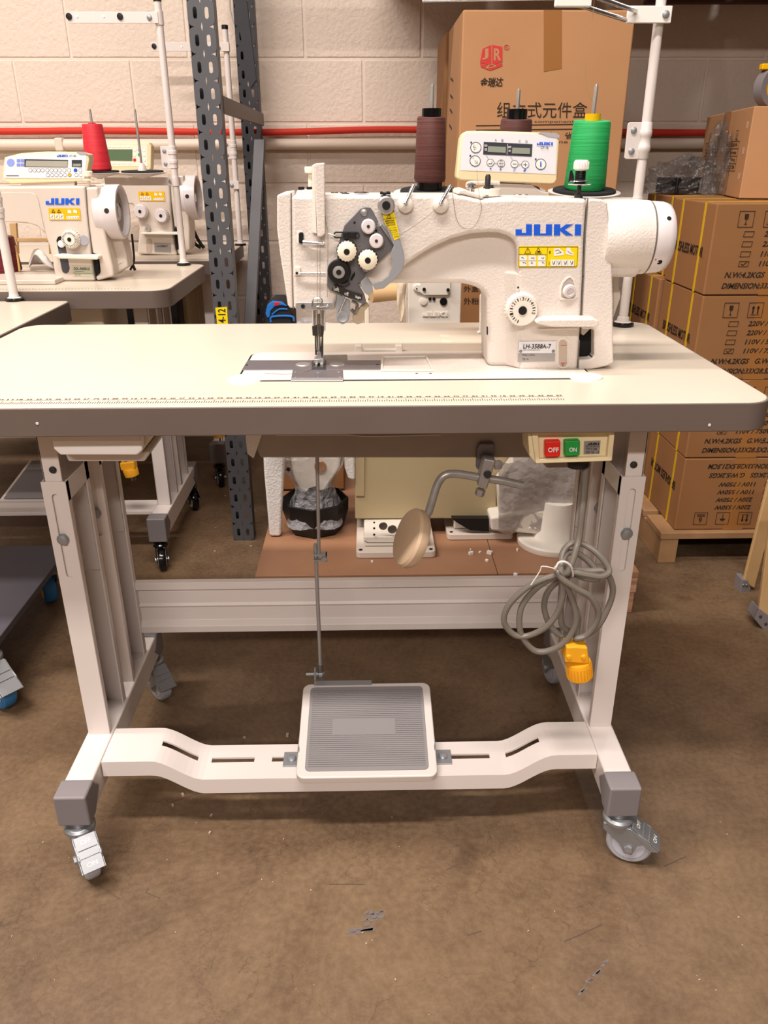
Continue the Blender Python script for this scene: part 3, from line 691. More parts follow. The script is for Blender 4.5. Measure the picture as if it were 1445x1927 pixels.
# top plates by the bobbin winder
slab('winder_plate', [(860, 366), (864, 357), (875, 356), (884, 360), (912, 368), (908, 376), (870, 366)], .182, .26, 'machine_smooth', bev=.002)
MB().lathe([(.019, 0), (.019, .009), (.018, .010)], P(917, 369, 'Y', .235), (0, 0, 1), 28).build('winder_base', 'machine_smooth', M, bev=.001)
MB().lathe([(.0035, 0), (.004, .003), (.004, .018), (.0025, .021)], P(917, 358, 'Y', .225), (0, 0, 1), 14).build('winder_spindle', 'dark_steel', M)
MB().tube([P(880, 352, 'Y', .24), P(882, 345, 'Y', .24), P(905, 344, 'Y', .24), P(936, 344, 'Y', .24), P(937, 347, 'Y', .24)], .003, 8, 4).build('winder_lever', 'pale_beige', M)
MB().lathe([(.003, 0), (.003, .004), (.007, .005), (.007, .007), (.004, .008), (.0065, .009), (.0065, .011), (.003, .013)], P(886, 362, 'Y', .215), (0, 0, 1), 16).build('winder_tension', 'chrome', M)
for a, b in ((912, 369), (974, 367), (986, 367)): MB().lathe([(.006, 0), (.005, .0012)], P(a, b, 'Y', .2), (0, 0, 1), 14).build('top_screw', 'steel', M)
q = MB()
for a, b, r in ((650, 365.5, .006), (680, 363, .011)): q.lathe([(r, 0), (r*.9, .0012)], P(a, b, 'Y', .215), (0, 0, 1), 16)
for a in (626, 633, 643, 650): q.box(P(a, 363, 'Y', .25), (.005, .003, .002))
q.build('oil_port', 'black_plastic', M)
# upper tension post by the green cone
c = P(1088, 374, 'Y', .205)
tp_ = MB().lathe([(.006, 0), (.006, .006), (.003, .007), (.003, .018)], c, (0, 0, 1), 12).build('tension_post', 'dark_steel', M)
MB().lathe([(.004, .017), (.016, .0185), (.0165, .0195), (.007, .021), (.015, .0225), (.0145, .0235), (.004, .025)], c, (0, 0, 1), 28).build('tension_discs', 'chrome', tp_)
q = MB(); hx = []
for k in range(70): t = k*.55; hx.append(c+Vector((math.cos(t)*.007, math.sin(t)*.007, .024+k*.00018)))
q.tube(hx, .0009, 6).build('tension_spring', 'black_plastic', tp_)
g = MB().lathe([(.0085, .037), (.0098, .039), (.0095, .049), (.0085, .0505)], c, (0, 0, 1), 36)
for k in range(18): t = 2*math.pi*k/18; g.box(c+Vector((math.cos(t)*.0098, math.sin(t)*.0098, .0435)), (.0014, .0014, .0095))
g.build('tension_nut', 'white_sticker', tp_)
MB().ext([c+Vector(v) for v in ((-.016, 0, .022), (-.008, 0, .022), (-.009, 0, .03), (-.0125, 0, .038), (-.015, 0, .036))], (0, .003, 0)).build('disc_stop', 'black_plastic', tp_)
# column front: logo, sticker, name plate, dial ...
logo_px(MB(), 970, 422, 1093, 443, 'Y', FY-.0003, 0).build('brand_lettering', 'blue_ink', M, smooth=False)
st = MB().ext(F([(977, 463), (1089, 463), (1088, 500), (1084, 503), (976, 504), (974, 501)], FY-.0004), (0, .0004, 0)).build('safety_sticker', 'yellow_sticker', M)
w = MB(); yy = FY-.0006
w.stroke(F([(976.5, 465), (1087, 464.5), (1085.5, 500), (1083, 502), (976.5, 502.5), (976, 500), (976.5, 465)], yy), .0005, NB)
w.stroke(F([(976.5, 478.5), (1028, 479)], yy), .0004, NB); w.stroke(F([(1030.5, 465), (1028, 502)], yy), .0004, NB)
for a in (993, 1013): w.stroke(F([(a-6, 476.5), (a, 466), (a+5.5, 476.5), (a-6, 476.5)], yy), .0005, NB)
w.stroke(F([(993, 469), (993, 473)], yy), .0006, NB); w.ext(F([(1011, 472), (1016, 472), (1016, 475), (1011, 475)], yy), NB*.0002)
text_px(w, '1', (1033.5, 472, 1035.5, 477), 'Y', yy); text_px(w, '2', (1031.5, 492.5, 1034.5, 497.5), 'Y', yy)
w.build('sticker_print', 'ink', st, smooth=False)
w = MB()
for a in (977.5, 994.5, 1012):
    w.ext(F(rrect(a, a+14, 480.5, 501, 1.5, 2), yy), NB*.0002)
w.ext(F(rrect(1036, 1081, 488.5, 500.5, 1.5, 2), yy), NB*.0002)
w.ext(F([(1042, 468), (1052, 467), (1061, 474), (1060, 480), (1042, 482)], yy), NB*.0002); w.ext(F([(1066, 466), (1073, 466), (1074, 473), (1080, 476), (1078, 481), (1064, 478)], yy), NB*.0002)
w.build('sticker_panels', 'white_sticker', st, smooth=False)
w = MB(); rnd = random.Random(3); yy2 = yy-.0003
for a in (977.5, 994.5, 1012):
    for b in (485, 495):
        p0 = (a+7+rnd.uniform(-3, 1), b)
        w.stroke(F([p0, (p0[0]+rnd.uniform(-3, 3), b+rnd.uniform(-3, 3)), (p0[0]+rnd.uniform(0, 5), b+rnd.uniform(-3, 3)), (p0[0]+rnd.uniform(-2, 5), b+rnd.uniform(-1, 4))], yy2), .0004, NB)
    w.stroke(F([(a, 490.5), (a+14, 490.5)], yy2), .0002, NB)
for a in (1041, 1051, 1063, 1075):
    w.stroke(F([(a-2, 491), (a, 498), (a+3, 491), (a+2, 497)], yy2), .0005, NB); w.stroke(F([(a+5.5, 489), (a+5.5, 500)], yy2), .0002, NB)
w.stroke(F([(1044, 472), (1050, 470), (1056, 475), (1046, 477)], yy2), .0004, NB); w.stroke(F([(1068, 472), (1072, 476), (1077, 477)], yy2), .0004, NB)
w.build('sticker_pictograms', 'ink', st, smooth=False)
# reverse-feed dial
c = P(979, 580, 'Y', FY)
dl = MB().lathe([(.023, 0), (.0235, .004), (.0235, .012), (.0225, .0135), (.0225, .017), (.0215, .0185), (.008, .019)], c, NB, 48)
for k in range(30): t = 2*math.pi*k/30; dl.box(c+NB*.007+Vector((math.cos(t), 0, math.sin(t)))*.0236, (.0016, .009, .0016), Matrix.Rotation(-t, 3, 'Y'))
DL = dl.build('stitch_length_dial', 'machine_smooth', M)
MB().lathe([(.0062, .0185), (.006, .0205)], c, NB, 20).build('dial_centre', 'interior_black', DL)
w = MB(); cy = c+NB*.0186
def at_ang(t, r): return cy+Vector((math.cos(t), 0, math.sin(t)))*r
for k in range(21):
    t = math.radians(250-k*13.2)
    if k % 4 == 0 and k: 
        pass
    else: w.stroke([at_ang(t, .0148), at_ang(t, .0182)], .0008 if k % 2 else .0015, NB)
for n_, k in (('1', 4), ('2', 8), ('3', 12), ('4', 16), ('5', 20)):
    t = math.radians(250-k*13.2); o = at_ang(t, .0165); ux = Vector((math.sin(t), 0, -math.cos(t))); uz = Vector((math.cos(t), 0, math.sin(t)))
    text_on(w, n_, o-ux*.0015-uz*.0025, o+ux*.0015-uz*.0025, o-ux*.0015+uz*.0025, .01)
w.build('dial_print', 'ink', DL, smooth=False)
MB().lathe([(.0016, 0), (.0014, .0006)], P(975, 541, 'Y', FY), NB, 10).build('dial_index', 'dark_steel', M)
# recessed adjusting screw
rp = [(1052, 560), (1053, 543), (1058, 530), (1066, 522), (1073, 519), (1080, 524), (1084, 535), (1086, 548), (1087, 560), (1082, 565), (1054, 565)]
ri = [(1056, 558), (1057, 544), (1061, 533), (1067, 526), (1073, 523), (1078, 528), (1081, 537), (1082, 548), (1083, 557), (1079, 561), (1058, 561)]
MB().ring(F(rp, FY-.0012), F(ri, FY-.0012), (0, .002, 0)).build('recess_rim', 'machine_smooth', M, bev=.0008)
MB().ext(F(ri, FY-.0003), (0, .0004, 0)).build('recess_floor', mat('recess', '#b5ab9f', .6), M)
MB().lathe([(.0095, 0), (.0098, .003), (.009, .006), (.0055, .0065), (.005, .004)], P(1070, 547, 'Y', FY-.0006), Vector((.2, -1, -.15)), 24).build('adjusting_screw', 'wheel_white', M)
# reverse lever
MB().ext(F([(1010, 604), (1016, 602), (1045, 601.5), (1120, 601), (1127, 604), (1127, 612), (1119, 616), (1040, 616), (1015, 611), (1009, 609)], .146), (0, .034, 0)).build('reverse_lever', 'machine_paint', M, bev=.003, seg=3)
MB().ext(F([(1012, 618), (1088, 616), (1087, 620), (1012, 622)], FY-.002), (0, .004, 0)).build('lever_ledge', 'machine_paint', M, bev=.0015)
# name plate
npq = slab('name_plate', [(976, 642.5), (1046, 641.5), (1044, 680), (974, 681)], FY-.0008, FY+.0002, 'brushed', bev=.0004)
MB().ext(F([(976.5, 643), (1046, 642), (1045, 664.5), (975.5, 664.5)], FY-.001), (0, .0003, 0)).build('plate_light_half', 'panel_face', npq)
w = MB(); yy = FY-.0012
text_px(w, 'LH-3588A-7', (984, 647.5, 1036, 656), 'Y', yy, .015, slant=1.2); text_px(w, 'JUKI CORPORATION', (984, 657.5, 1016, 660.5), 'Y', yy); text_px(w, 'Made in China', (983, 666, 1006, 669.5), 'Y', yy); text_px(w, 'Mfg. No.', (983, 674, 995, 678), 'Y', yy)
w.build('plate_print', 'ink', npq, smooth=False)
for a in (979.5, 1041): screw(npq, P(a, 661, 'Y', FY-.001), NB, .0024, 'steel', 'plate_rivet')
# oil sight glass
MB().ring(F(rrect(1047, 1072, 635, 694, 12, 7), FY-.0012), F(rrect(1050, 1070, 638, 691, 9.5, 7), FY-.0012), (0, .003, 0)).build('sight_glass_rim', 'machine_smooth', M, bev=.0006)
sg = MB().ext(F(rrect(1052, 1067, 640, 690, 7, 6), FY-.0006), (0, .001, 0)).build('sight_glass', 'oil_glass', M)
w = MB()
for b in (650, 683): w.stroke(F([(1055, b), (1066, b)], FY-.0008), .0006, NB)
w.stroke(F([(1057, 684), (1059, 688), (1061, 684)], FY-.0008), .0009, NB); w.build('oil_marks', 'red_ink', sg, smooth=False)
# motor cover, window, motor and hand wheel
cov = [(1107, 374), (1135, 376), (1143, 381), (1147, 420), (1151, 480), (1154, 560), (1154, 640), (1155, 684), (1140, 690), (1115, 695), (1089, 697), (1089, 677), (1112, 676), (1118, 670), (1118, 620), (1094, 620), (1095, 602), (1099, 520), (1102, 440)]
slab('motor_cover', cov, FY+.001, .27, 'machine_paint', bev=.004, seg=3)
slab('cover_window', [(1088, 616), (1120, 616), (1120, 678), (1086, 678)], .2, .26, 'interior_black', bev=0)
MB().ext(F([(1094, 619), (1110, 619), (1098, 631), (1094, 629)], .19), (0, .01, 0)).build('belt_fins', 'pale_beige', M)
mc = Vector((.40, .225, .946))
MB().lathe([(.050, 0), (.0525, .004), (.0525, .05), (.0515, .068), (.0485, .069)], mc, (1, 0, 0), 48).build('motor_housing', 'machine_paint', M)
MB().ext(XZ([(.40, .893), (.452, .893), (.462, .90), (.468, .93), (.40, .95)], .19), (0, .07, 0)).build('motor_belly', 'machine_paint', M, bev=.012, seg=4)
MB().lathe([(.0512, .066), (.0512, .0705)], mc, (1, 0, 0), 48).build('wheel_gap', 'seam', M)
hwl = MB().lathe([(.0500, .069), (.0505, .072), (.0495, .090), (.0470, .0975), (.043, .1005), (.012, .1005)], mc, (1, 0, 0), 48).build('hand_wheel', 'wheel_white', M)
for a, b, r in ((1259, 411, .0036), (1241, 494, .0045)):
    p = P(a, b, 'Y', .185)
    t = Vector((0, p.y-mc.y, p.z-mc.z)).normalized()
    MB().lathe([(r, -.001), (r*.9, .0008)], Vector((p.x, mc.y, mc.z))+t*.0492, t, 12).build('wheel_hole', 'interior_black', hwl)
MB().lathe([(.0012, 0), (.001, .0006)], Vector((.4745, mc.y, mc.z))+Vector((0, -.85, -.52)).normalized()*.0504, (0, -.85, -.52), 8).build('timing_mark', 'red_ink', hwl)
slab('rear_spool_pin', [(904, 556), (909, 552), (914, 554), (915, 628), (899, 629), (899, 625), (903, 624)], .30, .312, 'white_sticker', bev=.003)
slab('rear_bracket', [(1154, 520), (1166, 520), (1166, 545), (1168, 548), (1168, 560), (1154, 600)], .25, .27, 'old_machine', bev=.002)
slab('knee_seal', [(916, 615), (918, 615), (918, 630), (916, 630)], .196, .2, 'black_plastic', bev=0)
# threads
tn = mat('thread_tan', '#8a7866', .7)
def thr(name, pts, r=.00035): MB().tube(pts, r, 5, 6).build(name, tn, M, smooth=False)
thr('slack_thread', [P(851, 352, 'Y', .18), P(853, 376, 'Y', .176), P(860, 415, 'Y', .176), P(875, 430, 'Y', .176), P(893, 425, 'Y', .176), P(906, 395, 'Y', .177), P(902, 370, 'Y', .178), P(897, 320, 'Y', .25)])
thr('arm_thread', [P(828, 388, 'Y', .165), P(790, 418, 'Y', .168), P(748, 445, 'Y', .158)]); thr('arm_thread', [P(762, 387, 'Y', .165), P(750, 398, 'Y', .164), P(744, 404, 'Y', .16)])
thr('takeup_thread', [P(611, 395, 'Y', .172), P(614, 425, 'Y', .172), P(617, 441, 'Y', .17), P(616, 560, 'Y', .172)])
thr('needle_thread', [P(597, 460, 'Y', .17), P(597, 565, 'Y', .172), P(599, 668, 'Y', .205)]); thr('needle_thread', [P(602, 460, 'Y', .17), P(602, 565, 'Y', .172), P(602, 668, 'Y', .205)])
thr('thread_tail', [P(592, 690, 'Z', bz+.003), P(575, 699, 'Z', bz+.002), P(540, 704, 'Z', bz+.001), P(498, 702, 'Z', bz+.001)])
# ================================================================== thread stand, cones, control panel, cord of the foreground table
def lean(v, c, deg): return c + Matrix.Rotation(math.radians(deg), 3, 'X') @ (Vector(v)-c)
def thread_stand(name, label, base, htop, plates, arm_z, guide=None, clamp=None, cap='black_plastic', r=.0085, tilt=0, flange='black_gloss'):
    t = thing(name, label, 'thread stand', base); b = Vector(base)
    MB().cyl(b+Vector((0, 0, .001)), b+Vector((0, 0, htop)), r, seg=20).build('pole', 'white_paint', t)
    MB().lathe([(.021, .0005), (.021, .005), (.018, .007), (.012, .009), (.0105, .016)], b, (0, 0, 1), 24).build('base_flange', flange, t)
    MB().lathe([(.0175, .007), (.012, .0095), (.0105, .017), (.0086, .018)], b, (0, 0, 1), 24).build('base_collar', 'white_paint', t)
    if htop < 1: MB().cyl(b+Vector((0, 0, htop)), b+Vector((0, 0, htop+.012)), r*1.12, seg=20).build('pole_cap', cap, t)
    if plates:
        x0 = min(p[0] for p in plates)
        MB().b2((x0, b.y-.0015+.012, arm_z-.011), (b.x+.014, b.y+.0015+.012, arm_z+.011)).build('arm', 'white_paint', t, bev=.001)
        MB().lathe([(r*1.25, -.012), (r*1.25, .012)], (b.x, b.y, arm_z), (0, 0, 1), 20).build('arm_clamp', 'white_paint', t)
        screw(t, (b.x-.016, b.y+.0105, arm_z), NB, .006, 'zinc', 'arm_bolt')
    for (px, py, pr, fr) in plates:
        c = Vector((px, py, arm_z+.022))
        n = Matrix.Rotation(math.radians(tilt), 3, 'X') @ Vector((0, 0, 1))
        pl_ = MB().lathe([(.008, -.014), (.010, -.012), (pr*.5, -.006), (pr*.96, 0), (pr, .003), (pr*.97, .0035), (pr*.5, .001)], c, n, 40).build('spool_plate', 'white_paint', t)
        MB().lathe([(fr, .0015), (fr, .006), (fr*.98, .007)], c, n, 40).build('felt_pad', 'felt', pl_)
        MB().lathe([(.0125, .006), (.011, .016), (.006, .026)], c, n, 16).build('cone_seat', 'white_paint', pl_)
        MB().lathe([(.0032, 0), (.0032, .158), (.002, .162)], c, n, 12).build('spool_pin', 'rod_steel', pl_)
    if clamp:
        c = b+Vector((0, 0, clamp))
        MB().lathe([(r*1.12, -.029), (r*1.2, -.028), (r*1.2, -.018), (r*1.35, -.016), (r*1.35, -.008), (r*1.2, -.006), (r*1.2, .006), (r*1.35, .008), (r*1.35, .016), (r*1.2, .018), (r*1.2, .028), (r*1.12, .029)], c, (0, 0, 1), 24).build('pole_joint', 'white_paint', t)
        j = MB().ext([c+Vector((v[0], -.004, v[1])) for v in rrect(-.033, .002, -.029, .029, .004, 3)], (0, .004, 0)).build('joint_plate', 'white_paint', t, bev=.0008)
        for q in (-1, 1): screw(j, c+Vector((-.022, -.004, q*.0165)), NB, .0055, 'zinc', 'joint_screw')
    return t
pb = P(1171, 613, 'Z', TOP)
gc = P(1099, 357, 'Y', .43); bc = P(808, 360, 'Y', .43); b2c = P(962, 357, 'Y', .52)
az = gc.z-.022-.006
TS = thread_stand('thread_stand', 'white thread stand with a tall pole behind the foreground sewing machine', pb, .74, [(gc.x, gc.y, .060, .052), (bc.x, bc.y, .060, .049), (b2c.x, b2c.y, .060, .05)], az, clamp=P(1210, 265, 'Y', pb.y).z-TOP, tilt=6)
# top guide arm
A = P(1216, 28, 'Y', pb.y-.012); 
MB().b2((A.x-.032, pb.y-.018, A.z-.012), (A.x+.04, pb.y-.010, A.z+.012)).build('guide_bracket', 'white_sticker', TS, bev=.001)
screw(TS, (A.x+.03, pb.y-.018, A.z), NB, .006, 'zinc', 'bracket_screw')
B = P(1088, -4, 'Y', pb.y-.14)
gd = MB().cyl(A+Vector((-.02, -.008, .004)), B+Vector((.01, 0, .006)), .0035).cyl(A+Vector((-.035, -.006, -.008)), B+Vector((-.01, 0, -.006)), .0035)
gd.build('guide_rods', 'chrome', TS)
MB().b2((B.x-.035, B.y-.005, B.z-.012), (B.x+.02, B.y+.004, B.z+.014)).build('guide_holder', 'white_sticker', TS, bev=.002)
MB().cyl((B.x-.03, B.y, B.z+.006), (B.x-.23, B.y+.02, B.z+.006), .003).cyl((B.x-.03, B.y, B.z-.001), (B.x-.23, B.y+.02, B.z-.001), .002).build('guide_wire', 'chrome', TS)
def cone(name, label, base, r0, r1, h, thread, core, core_h=.012, core_r=None, tilt=0, base_h=.01, group=None, seat=.006):
    """wound cone standing on a spool plate; base = centre of the plate top"""
    t = thing(name, label, 'thread cone', base, group); n = Matrix.Rotation(math.radians(tilt), 3, 'X') @ Vector((0, 0, 1)); b = Vector(base)
    cr = core_r or r1*.62
    MB().lathe([(r0*.55, base_h), (r0*.93, base_h), (r0, base_h+.004), (r1+.0012, base_h+h-.004), (r1, base_h+h-.001), (cr*.9, base_h+h)], b, n, 40).build('wound_thread', thread, t)
    MB().lathe([(r0*.82, 0), (r0*.80, base_h+.001)], b, n, 32).build('core_base', core, t)
    MB().ring([b+n*(base_h+h-.004)+Vector((math.cos(2*math.pi*k/28)*cr, math.sin(2*math.pi*k/28)*cr, 0)) for k in range(28)], [b+n*(base_h+h-.004)+Vector((math.cos(2*math.pi*k/28)*cr*.82, math.sin(2*math.pi*k/28)*cr*.82, 0)) for k in range(28)], n*(core_h+.004)).build('core_top', core, t)
    return t
def on_plate(c): return Vector((c.x, c.y, az+.022)) + (Matrix.Rotation(math.radians(6), 3, 'X') @ Vector((0, 0, .007)))
cone('thread_cone', 'brown thread cone on the black core left of the control panel', on_plate(bc), .0262, .0218, .097, 'thread_brown', 'black_gloss', .011, .0155, 6, .013)
cone('thread_cone', 'brown thread cone mostly hidden behind the small control panel', on_plate(b2c), .029, .0255, .100, 'thread_brown', 'black_gloss', .014, .0175, 6, .010)
cone('thread_cone', 'bright green thread cone with a yellow core beside the stand pole', on_plate(gc), .034, .0285, .103, 'thread_green', 'yellow_core', .009, .0125, 6, .001)
# thread pulled up from the green cone
q = MB(); q.tube([on_plate(gc)+Vector((0, 0, .13)), P(1101, 140, 'Y', .42), P(1115, 30, 'Y', .41), P(1120, -20, 'Y', .4)], .0003, 5, 4)
q.build('rising_thread', mat('thread_pale', '#b9a060', .7), TS, smooth=False)

# ---- control panel
CP = thing('control_panel', 'small beige control panel with two displays standing behind the foreground machine', 'control panel', P(955, 350, 'Y', .33))
cy0 = .325
outer = [(880, 246.5), (905, 246), (1000, 248.5), (1046, 250.5), (1052, 254), (1053, 262), (1049, 338), (1044, 346), (1036, 347.5), (866, 340), (859, 336), (859, 328), (866, 262), (871, 251)]
hs = MB().ext(PY(outer, cy0), (0, .032, 0)).build('housing', 'beige_plastic', CP, bev=.003, seg=3)
MB().ext(PY([(884, 250.3), (905, 249.8), (1000, 252), (1040, 256), (1048, 260), (1045, 328), (866, 320.5), (869, 270), (872, 256), (876, 252)], cy0-.0005), (0, .001, 0)).build('face_panel', 'panel_face', CP)
MB().ext(PY([(1011, 248), (1046, 250), (1052.5, 254), (1052.5, 260), (1030, 257)], cy0-.0012), (0, .0012, 0)).build('corner_tab', mat('tab_grey', '#a9a4a4', .5), CP)
MB().ext(PY([(910.3, 267), (1001.9, 271.3), (1000.4, 294.8), (908.9, 290.5)], cy0-.001), (0, .0006, 0)).build('display_surround', mat('display_dark', '#3b3d46', .3), CP)
for p4 in ([(918.5, 275), (952, 276.5), (951.5, 287.5), (917.5, 286)], [(964, 277.5), (997.5, 279), (997, 290), (963, 288.7)]):
    MB().ext(PY(p4, cy0-.0016), (0, .0007, 0)).build('display', 'lcd', CP)
w = MB(); yy = cy0-.0017
text_px(w, 'OOO', (911, 272, 917, 276), 'Y', yy, .02); text_px(w, 'IS', (912, 279, 916, 283.5), 'Y', yy, .02); text_px(w, 'DDV', (956, 275, 962, 279), 'Y', yy, .02); text_px(w, 'IV', (957, 282, 961, 286), 'Y', yy, .02); w.stroke(PY([(955, 271), (954, 290.5)], yy), .0005, NB)
w.build('display_print', 'white_sticker', CP, smooth=False)
for a, b, r in ((895.3, 277.7, 10.4), (894, 302.8, 10.4), (922.7, 306.2, 7.2), (943, 307.6, 7.2), (968, 308.6, 7.2), (988.4, 309.7, 7.2), (1017.4, 309, 10.4)):
    bt = MB().ext(PY(circ(a, b, r*.95), cy0-.0011), (0, .0007, 0)).build('button', 'white_sticker', CP)
    MB().ring(PY(circ(a, b, r), cy0-.0012), PY(circ(a, b, r*.88), cy0-.0012), (0, .0008, 0)).build('button_ring', mat('ring_ink', '#3a3c55', .5) if 'ring_ink' not in MATS else 'ring_ink', bt)
w = MB(); yy = cy0-.0013; w2 = MB()
def rnds(a, b, n, r, seed):
    rn = random.Random(seed)
    for _ in range(n):
        p = (a+rn.uniform(-r, r), b+rn.uniform(-r, r)); w.stroke(PY([p, (p[0]+rn.uniform(-2, 2), p[1]+rn.uniform(-2.5, 2.5))], yy), .0004, NB)
rnds(895.3, 277.7, 9, 5, 1); rnds(894, 302.8, 11, 5, 2)
w.stroke(PY([(925.5, 303), (925.5, 308), (919, 308)], yy), .0008, NB); w.stroke(PY([(965, 308.5), (971.5, 308.7)], yy), .0007, NB); w.stroke(PY([(985, 309.5), (992, 309.9)], yy), .0007, NB); w.stroke(PY([(988.4, 306), (988.4, 313.2)], yy), .0007, NB)
w.stroke(PY([(940.5, 303.8), (943, 302), (945.5, 304)], yy), .0006, NB); w.stroke(PY([(940.5, 311.5), (943, 313), (945.5, 311.5)], yy), .0006, NB); text_px(w, 'ABCD', (938.5, 306, 947.5, 309), 'Y', yy, .02)
w.stroke(PY([(930, 306.7), (936, 307.1)], yy), .0005, NB); w.stroke(PY([(975.2, 309), (981.2, 309.3)], yy), .0005, NB); w.stroke(PY([(915, 291), (918.5, 298.5)], yy), .0003, NB); w.stroke(PY([(960.5, 294), (964.5, 301)], yy), .0003, NB)
for a, b in ((886.5, 268), (885, 293), (1008, 299.5)): w.ext(PY(circ(a, b, 1.8, 10), yy), NB*.0002)
for ch, a in (('A', 932.8), ('B', 945.5), ('C', 977.9), ('D', 990.7)): text_px(w, ch, (a-1.8, 261.5+(a-932)*.05, a+1.8, 266+(a-932)*.05), 'Y', yy, .01)
text_px(w, 'CP-18', (1017, 275.2, 1031.7, 279.6, .6), 'Y', yy, .01)
w.build('panel_print', 'ring_ink', CP, smooth=False)
logo_px(w2, 1010, 267, 1040, 272.6, 'Y', yy, .8)
text_px(w2, 'i', (1016, 304, 1019, 314), 'Y', yy, .012)
w2.ext(PY([(920.5, 317.2), (924.5, 315.3), (924.5, 319)], yy), NB*.0002); w2.ext(PY([(944.5, 318.2), (940.5, 316.3), (940.5, 320)], yy), NB*.0002)
for a in (965.5, 968): w2.stroke(PY([(a, 321.5), (a+2.2, 317.5)], yy), .0005, NB)
w2.ext(PY([(984.5, 322), (986, 319.5), (988.5, 318), (990.5, 319.5), (988, 321.5), (986, 323)], yy), NB*.0002)
w2.build('panel_brand_print', 'blue_ink', CP, smooth=False)
MB().ext(PY([(930, 344), (1000, 347), (1020, 360), (1034, 362), (1034, 372), (930, 370)], cy0+.004), (0, .012, 0)).build('mounting_bracket', 'pale_beige', CP, bev=.002)
# ---- power cord with yellow plug
c0 = lambda a, b, y=.03: P(920+a/4.378, 860+b/4.378, 'Y', y)
raw = [(795, 66, .05), (785, 250, .045), (770, 420, .035), (745, 650, .03), (715, 770, .02), (680, 880, .012), (640, 960, .01), (600, 930, .02), (605, 800, .035), (670, 715, .04), (770, 715, .04), (900, 800, .03), (990, 930, .02), (930, 985, .012), (800, 970, .012), (690, 950, .015), (560, 975, .02),
       (440, 1010, .02), (300, 1085, .02), (160, 1225, .02), (125, 1360, .02), (210, 1465, .02), (330, 1470, .018), (470, 1400, .012), (560, 1290, .01), (605, 1150, .008), (600, 1010, .010), (575, 940, .016), (610, 880, .02), (640, 960, .022),
       (500, 1010, .026), (380, 1090, .026), (275, 1220, .024), (250, 1370, .022), (280, 1490, .02), (380, 1595, .018), (510, 1590, .014), (640, 1510, .010), (715, 1370, .008), (700, 1220, .008), (640, 1070, .008), (590, 960, .01), (610, 850, .03), (650, 790, .04), (740, 800, .04), (860, 900, .035), (900, 1000, .03), (800, 1000, .028), (690, 970, .026),
       (560, 1030, .034), (480, 1120, .036), (455, 1240, .036), (500, 1380, .034), (590, 1470, .03), (660, 1440, .026), (600, 1380, .026), (590, 1200, .026), (600, 1020, .02), (560, 950, .008), (610, 1010, .002), (720, 1085, .0), (830, 1150, .0), (900, 1270, .002), (880, 1370, .004), (800, 1470, .006), (720, 1495, .008),
       (780, 1480, .02), (900, 1390, .024), (990, 1220, .026), (1020, 1080, .026), (960, 945, .026), (840, 940, .03), (700, 930, .034), (640, 1010, .03), (680, 1180, .028), (735, 1300, .024), (725, 1430, .018), (715, 1530, .014), (715, 1585, .014)]
cord = MB().tube([c0(*r) for r in raw], .0047, 10, 6).build('coiled_cable', 'cord_grey')
tag(cord, 'looped grey power cord with a yellow plug hanging under the switch box', 'cable')
MB().tube([c0(a, b, y) for a, b, y in ((545, 930, .0), (575, 870, -.004), (630, 865, -.004), (680, 910, .0), (690, 985, .01), (650, 960, .03), (560, 900, .03))], .0016, 6, 5, closed=True).build('twist_tie', 'white_sticker', cord)
MB().tube([c0(545, 920, .0), c0(440, 900, 0), c0(420, 940, 0), c0(345, 1055, 0)], .0008, 5, 3).build('tie_tail', 'white_sticker', cord)
pc = c0(716, 1590, .014)
pg = MB().ext(PY([(1066, 1218), (1085, 1217), (1106, 1219), (1110, 1250), (1063, 1248)], -.002), (0, .03, 0)).build('plug', 'plug_yellow', cord, bev=.003, seg=3)
pz = P(1088, 1245, 'Y', .012); pd = (P(1091, 1272, 'Y', .012)-pz); L = pd.length
g = MB().lathe([(.0185, -.002), (.0195, .002), (.0185, L), (.014, L+.001)], pz, pd, 40)
e1 = pd.normalized(); e2 = e1.orthogonal().normalized(); e3 = e1.cross(e2)
for k in range(26): t = 2*math.pi*k/26; g.box(pz+pd*.55+(e2*math.cos(t)+e3*math.sin(t))*.0192, (.0016, .0016, L*.85), Matrix((e2, e3, e1)).transposed())
g.build('plug_grip', 'plug_yellow', cord)
for a in (1070, 1098): MB().lathe([(.004, 0), (.003, .003)], P(a, 1236, 'Y', -.002), NB, 12).build('plug_screw', 'plug_yellow', cord)
MB().box(P(1092, 1278, 'Y', .008), (.0055, .0015, .016)).box(P(1100, 1272, 'Y', .018), (.0015, .0015, .01)).build('prong', 'dark_steel', cord)
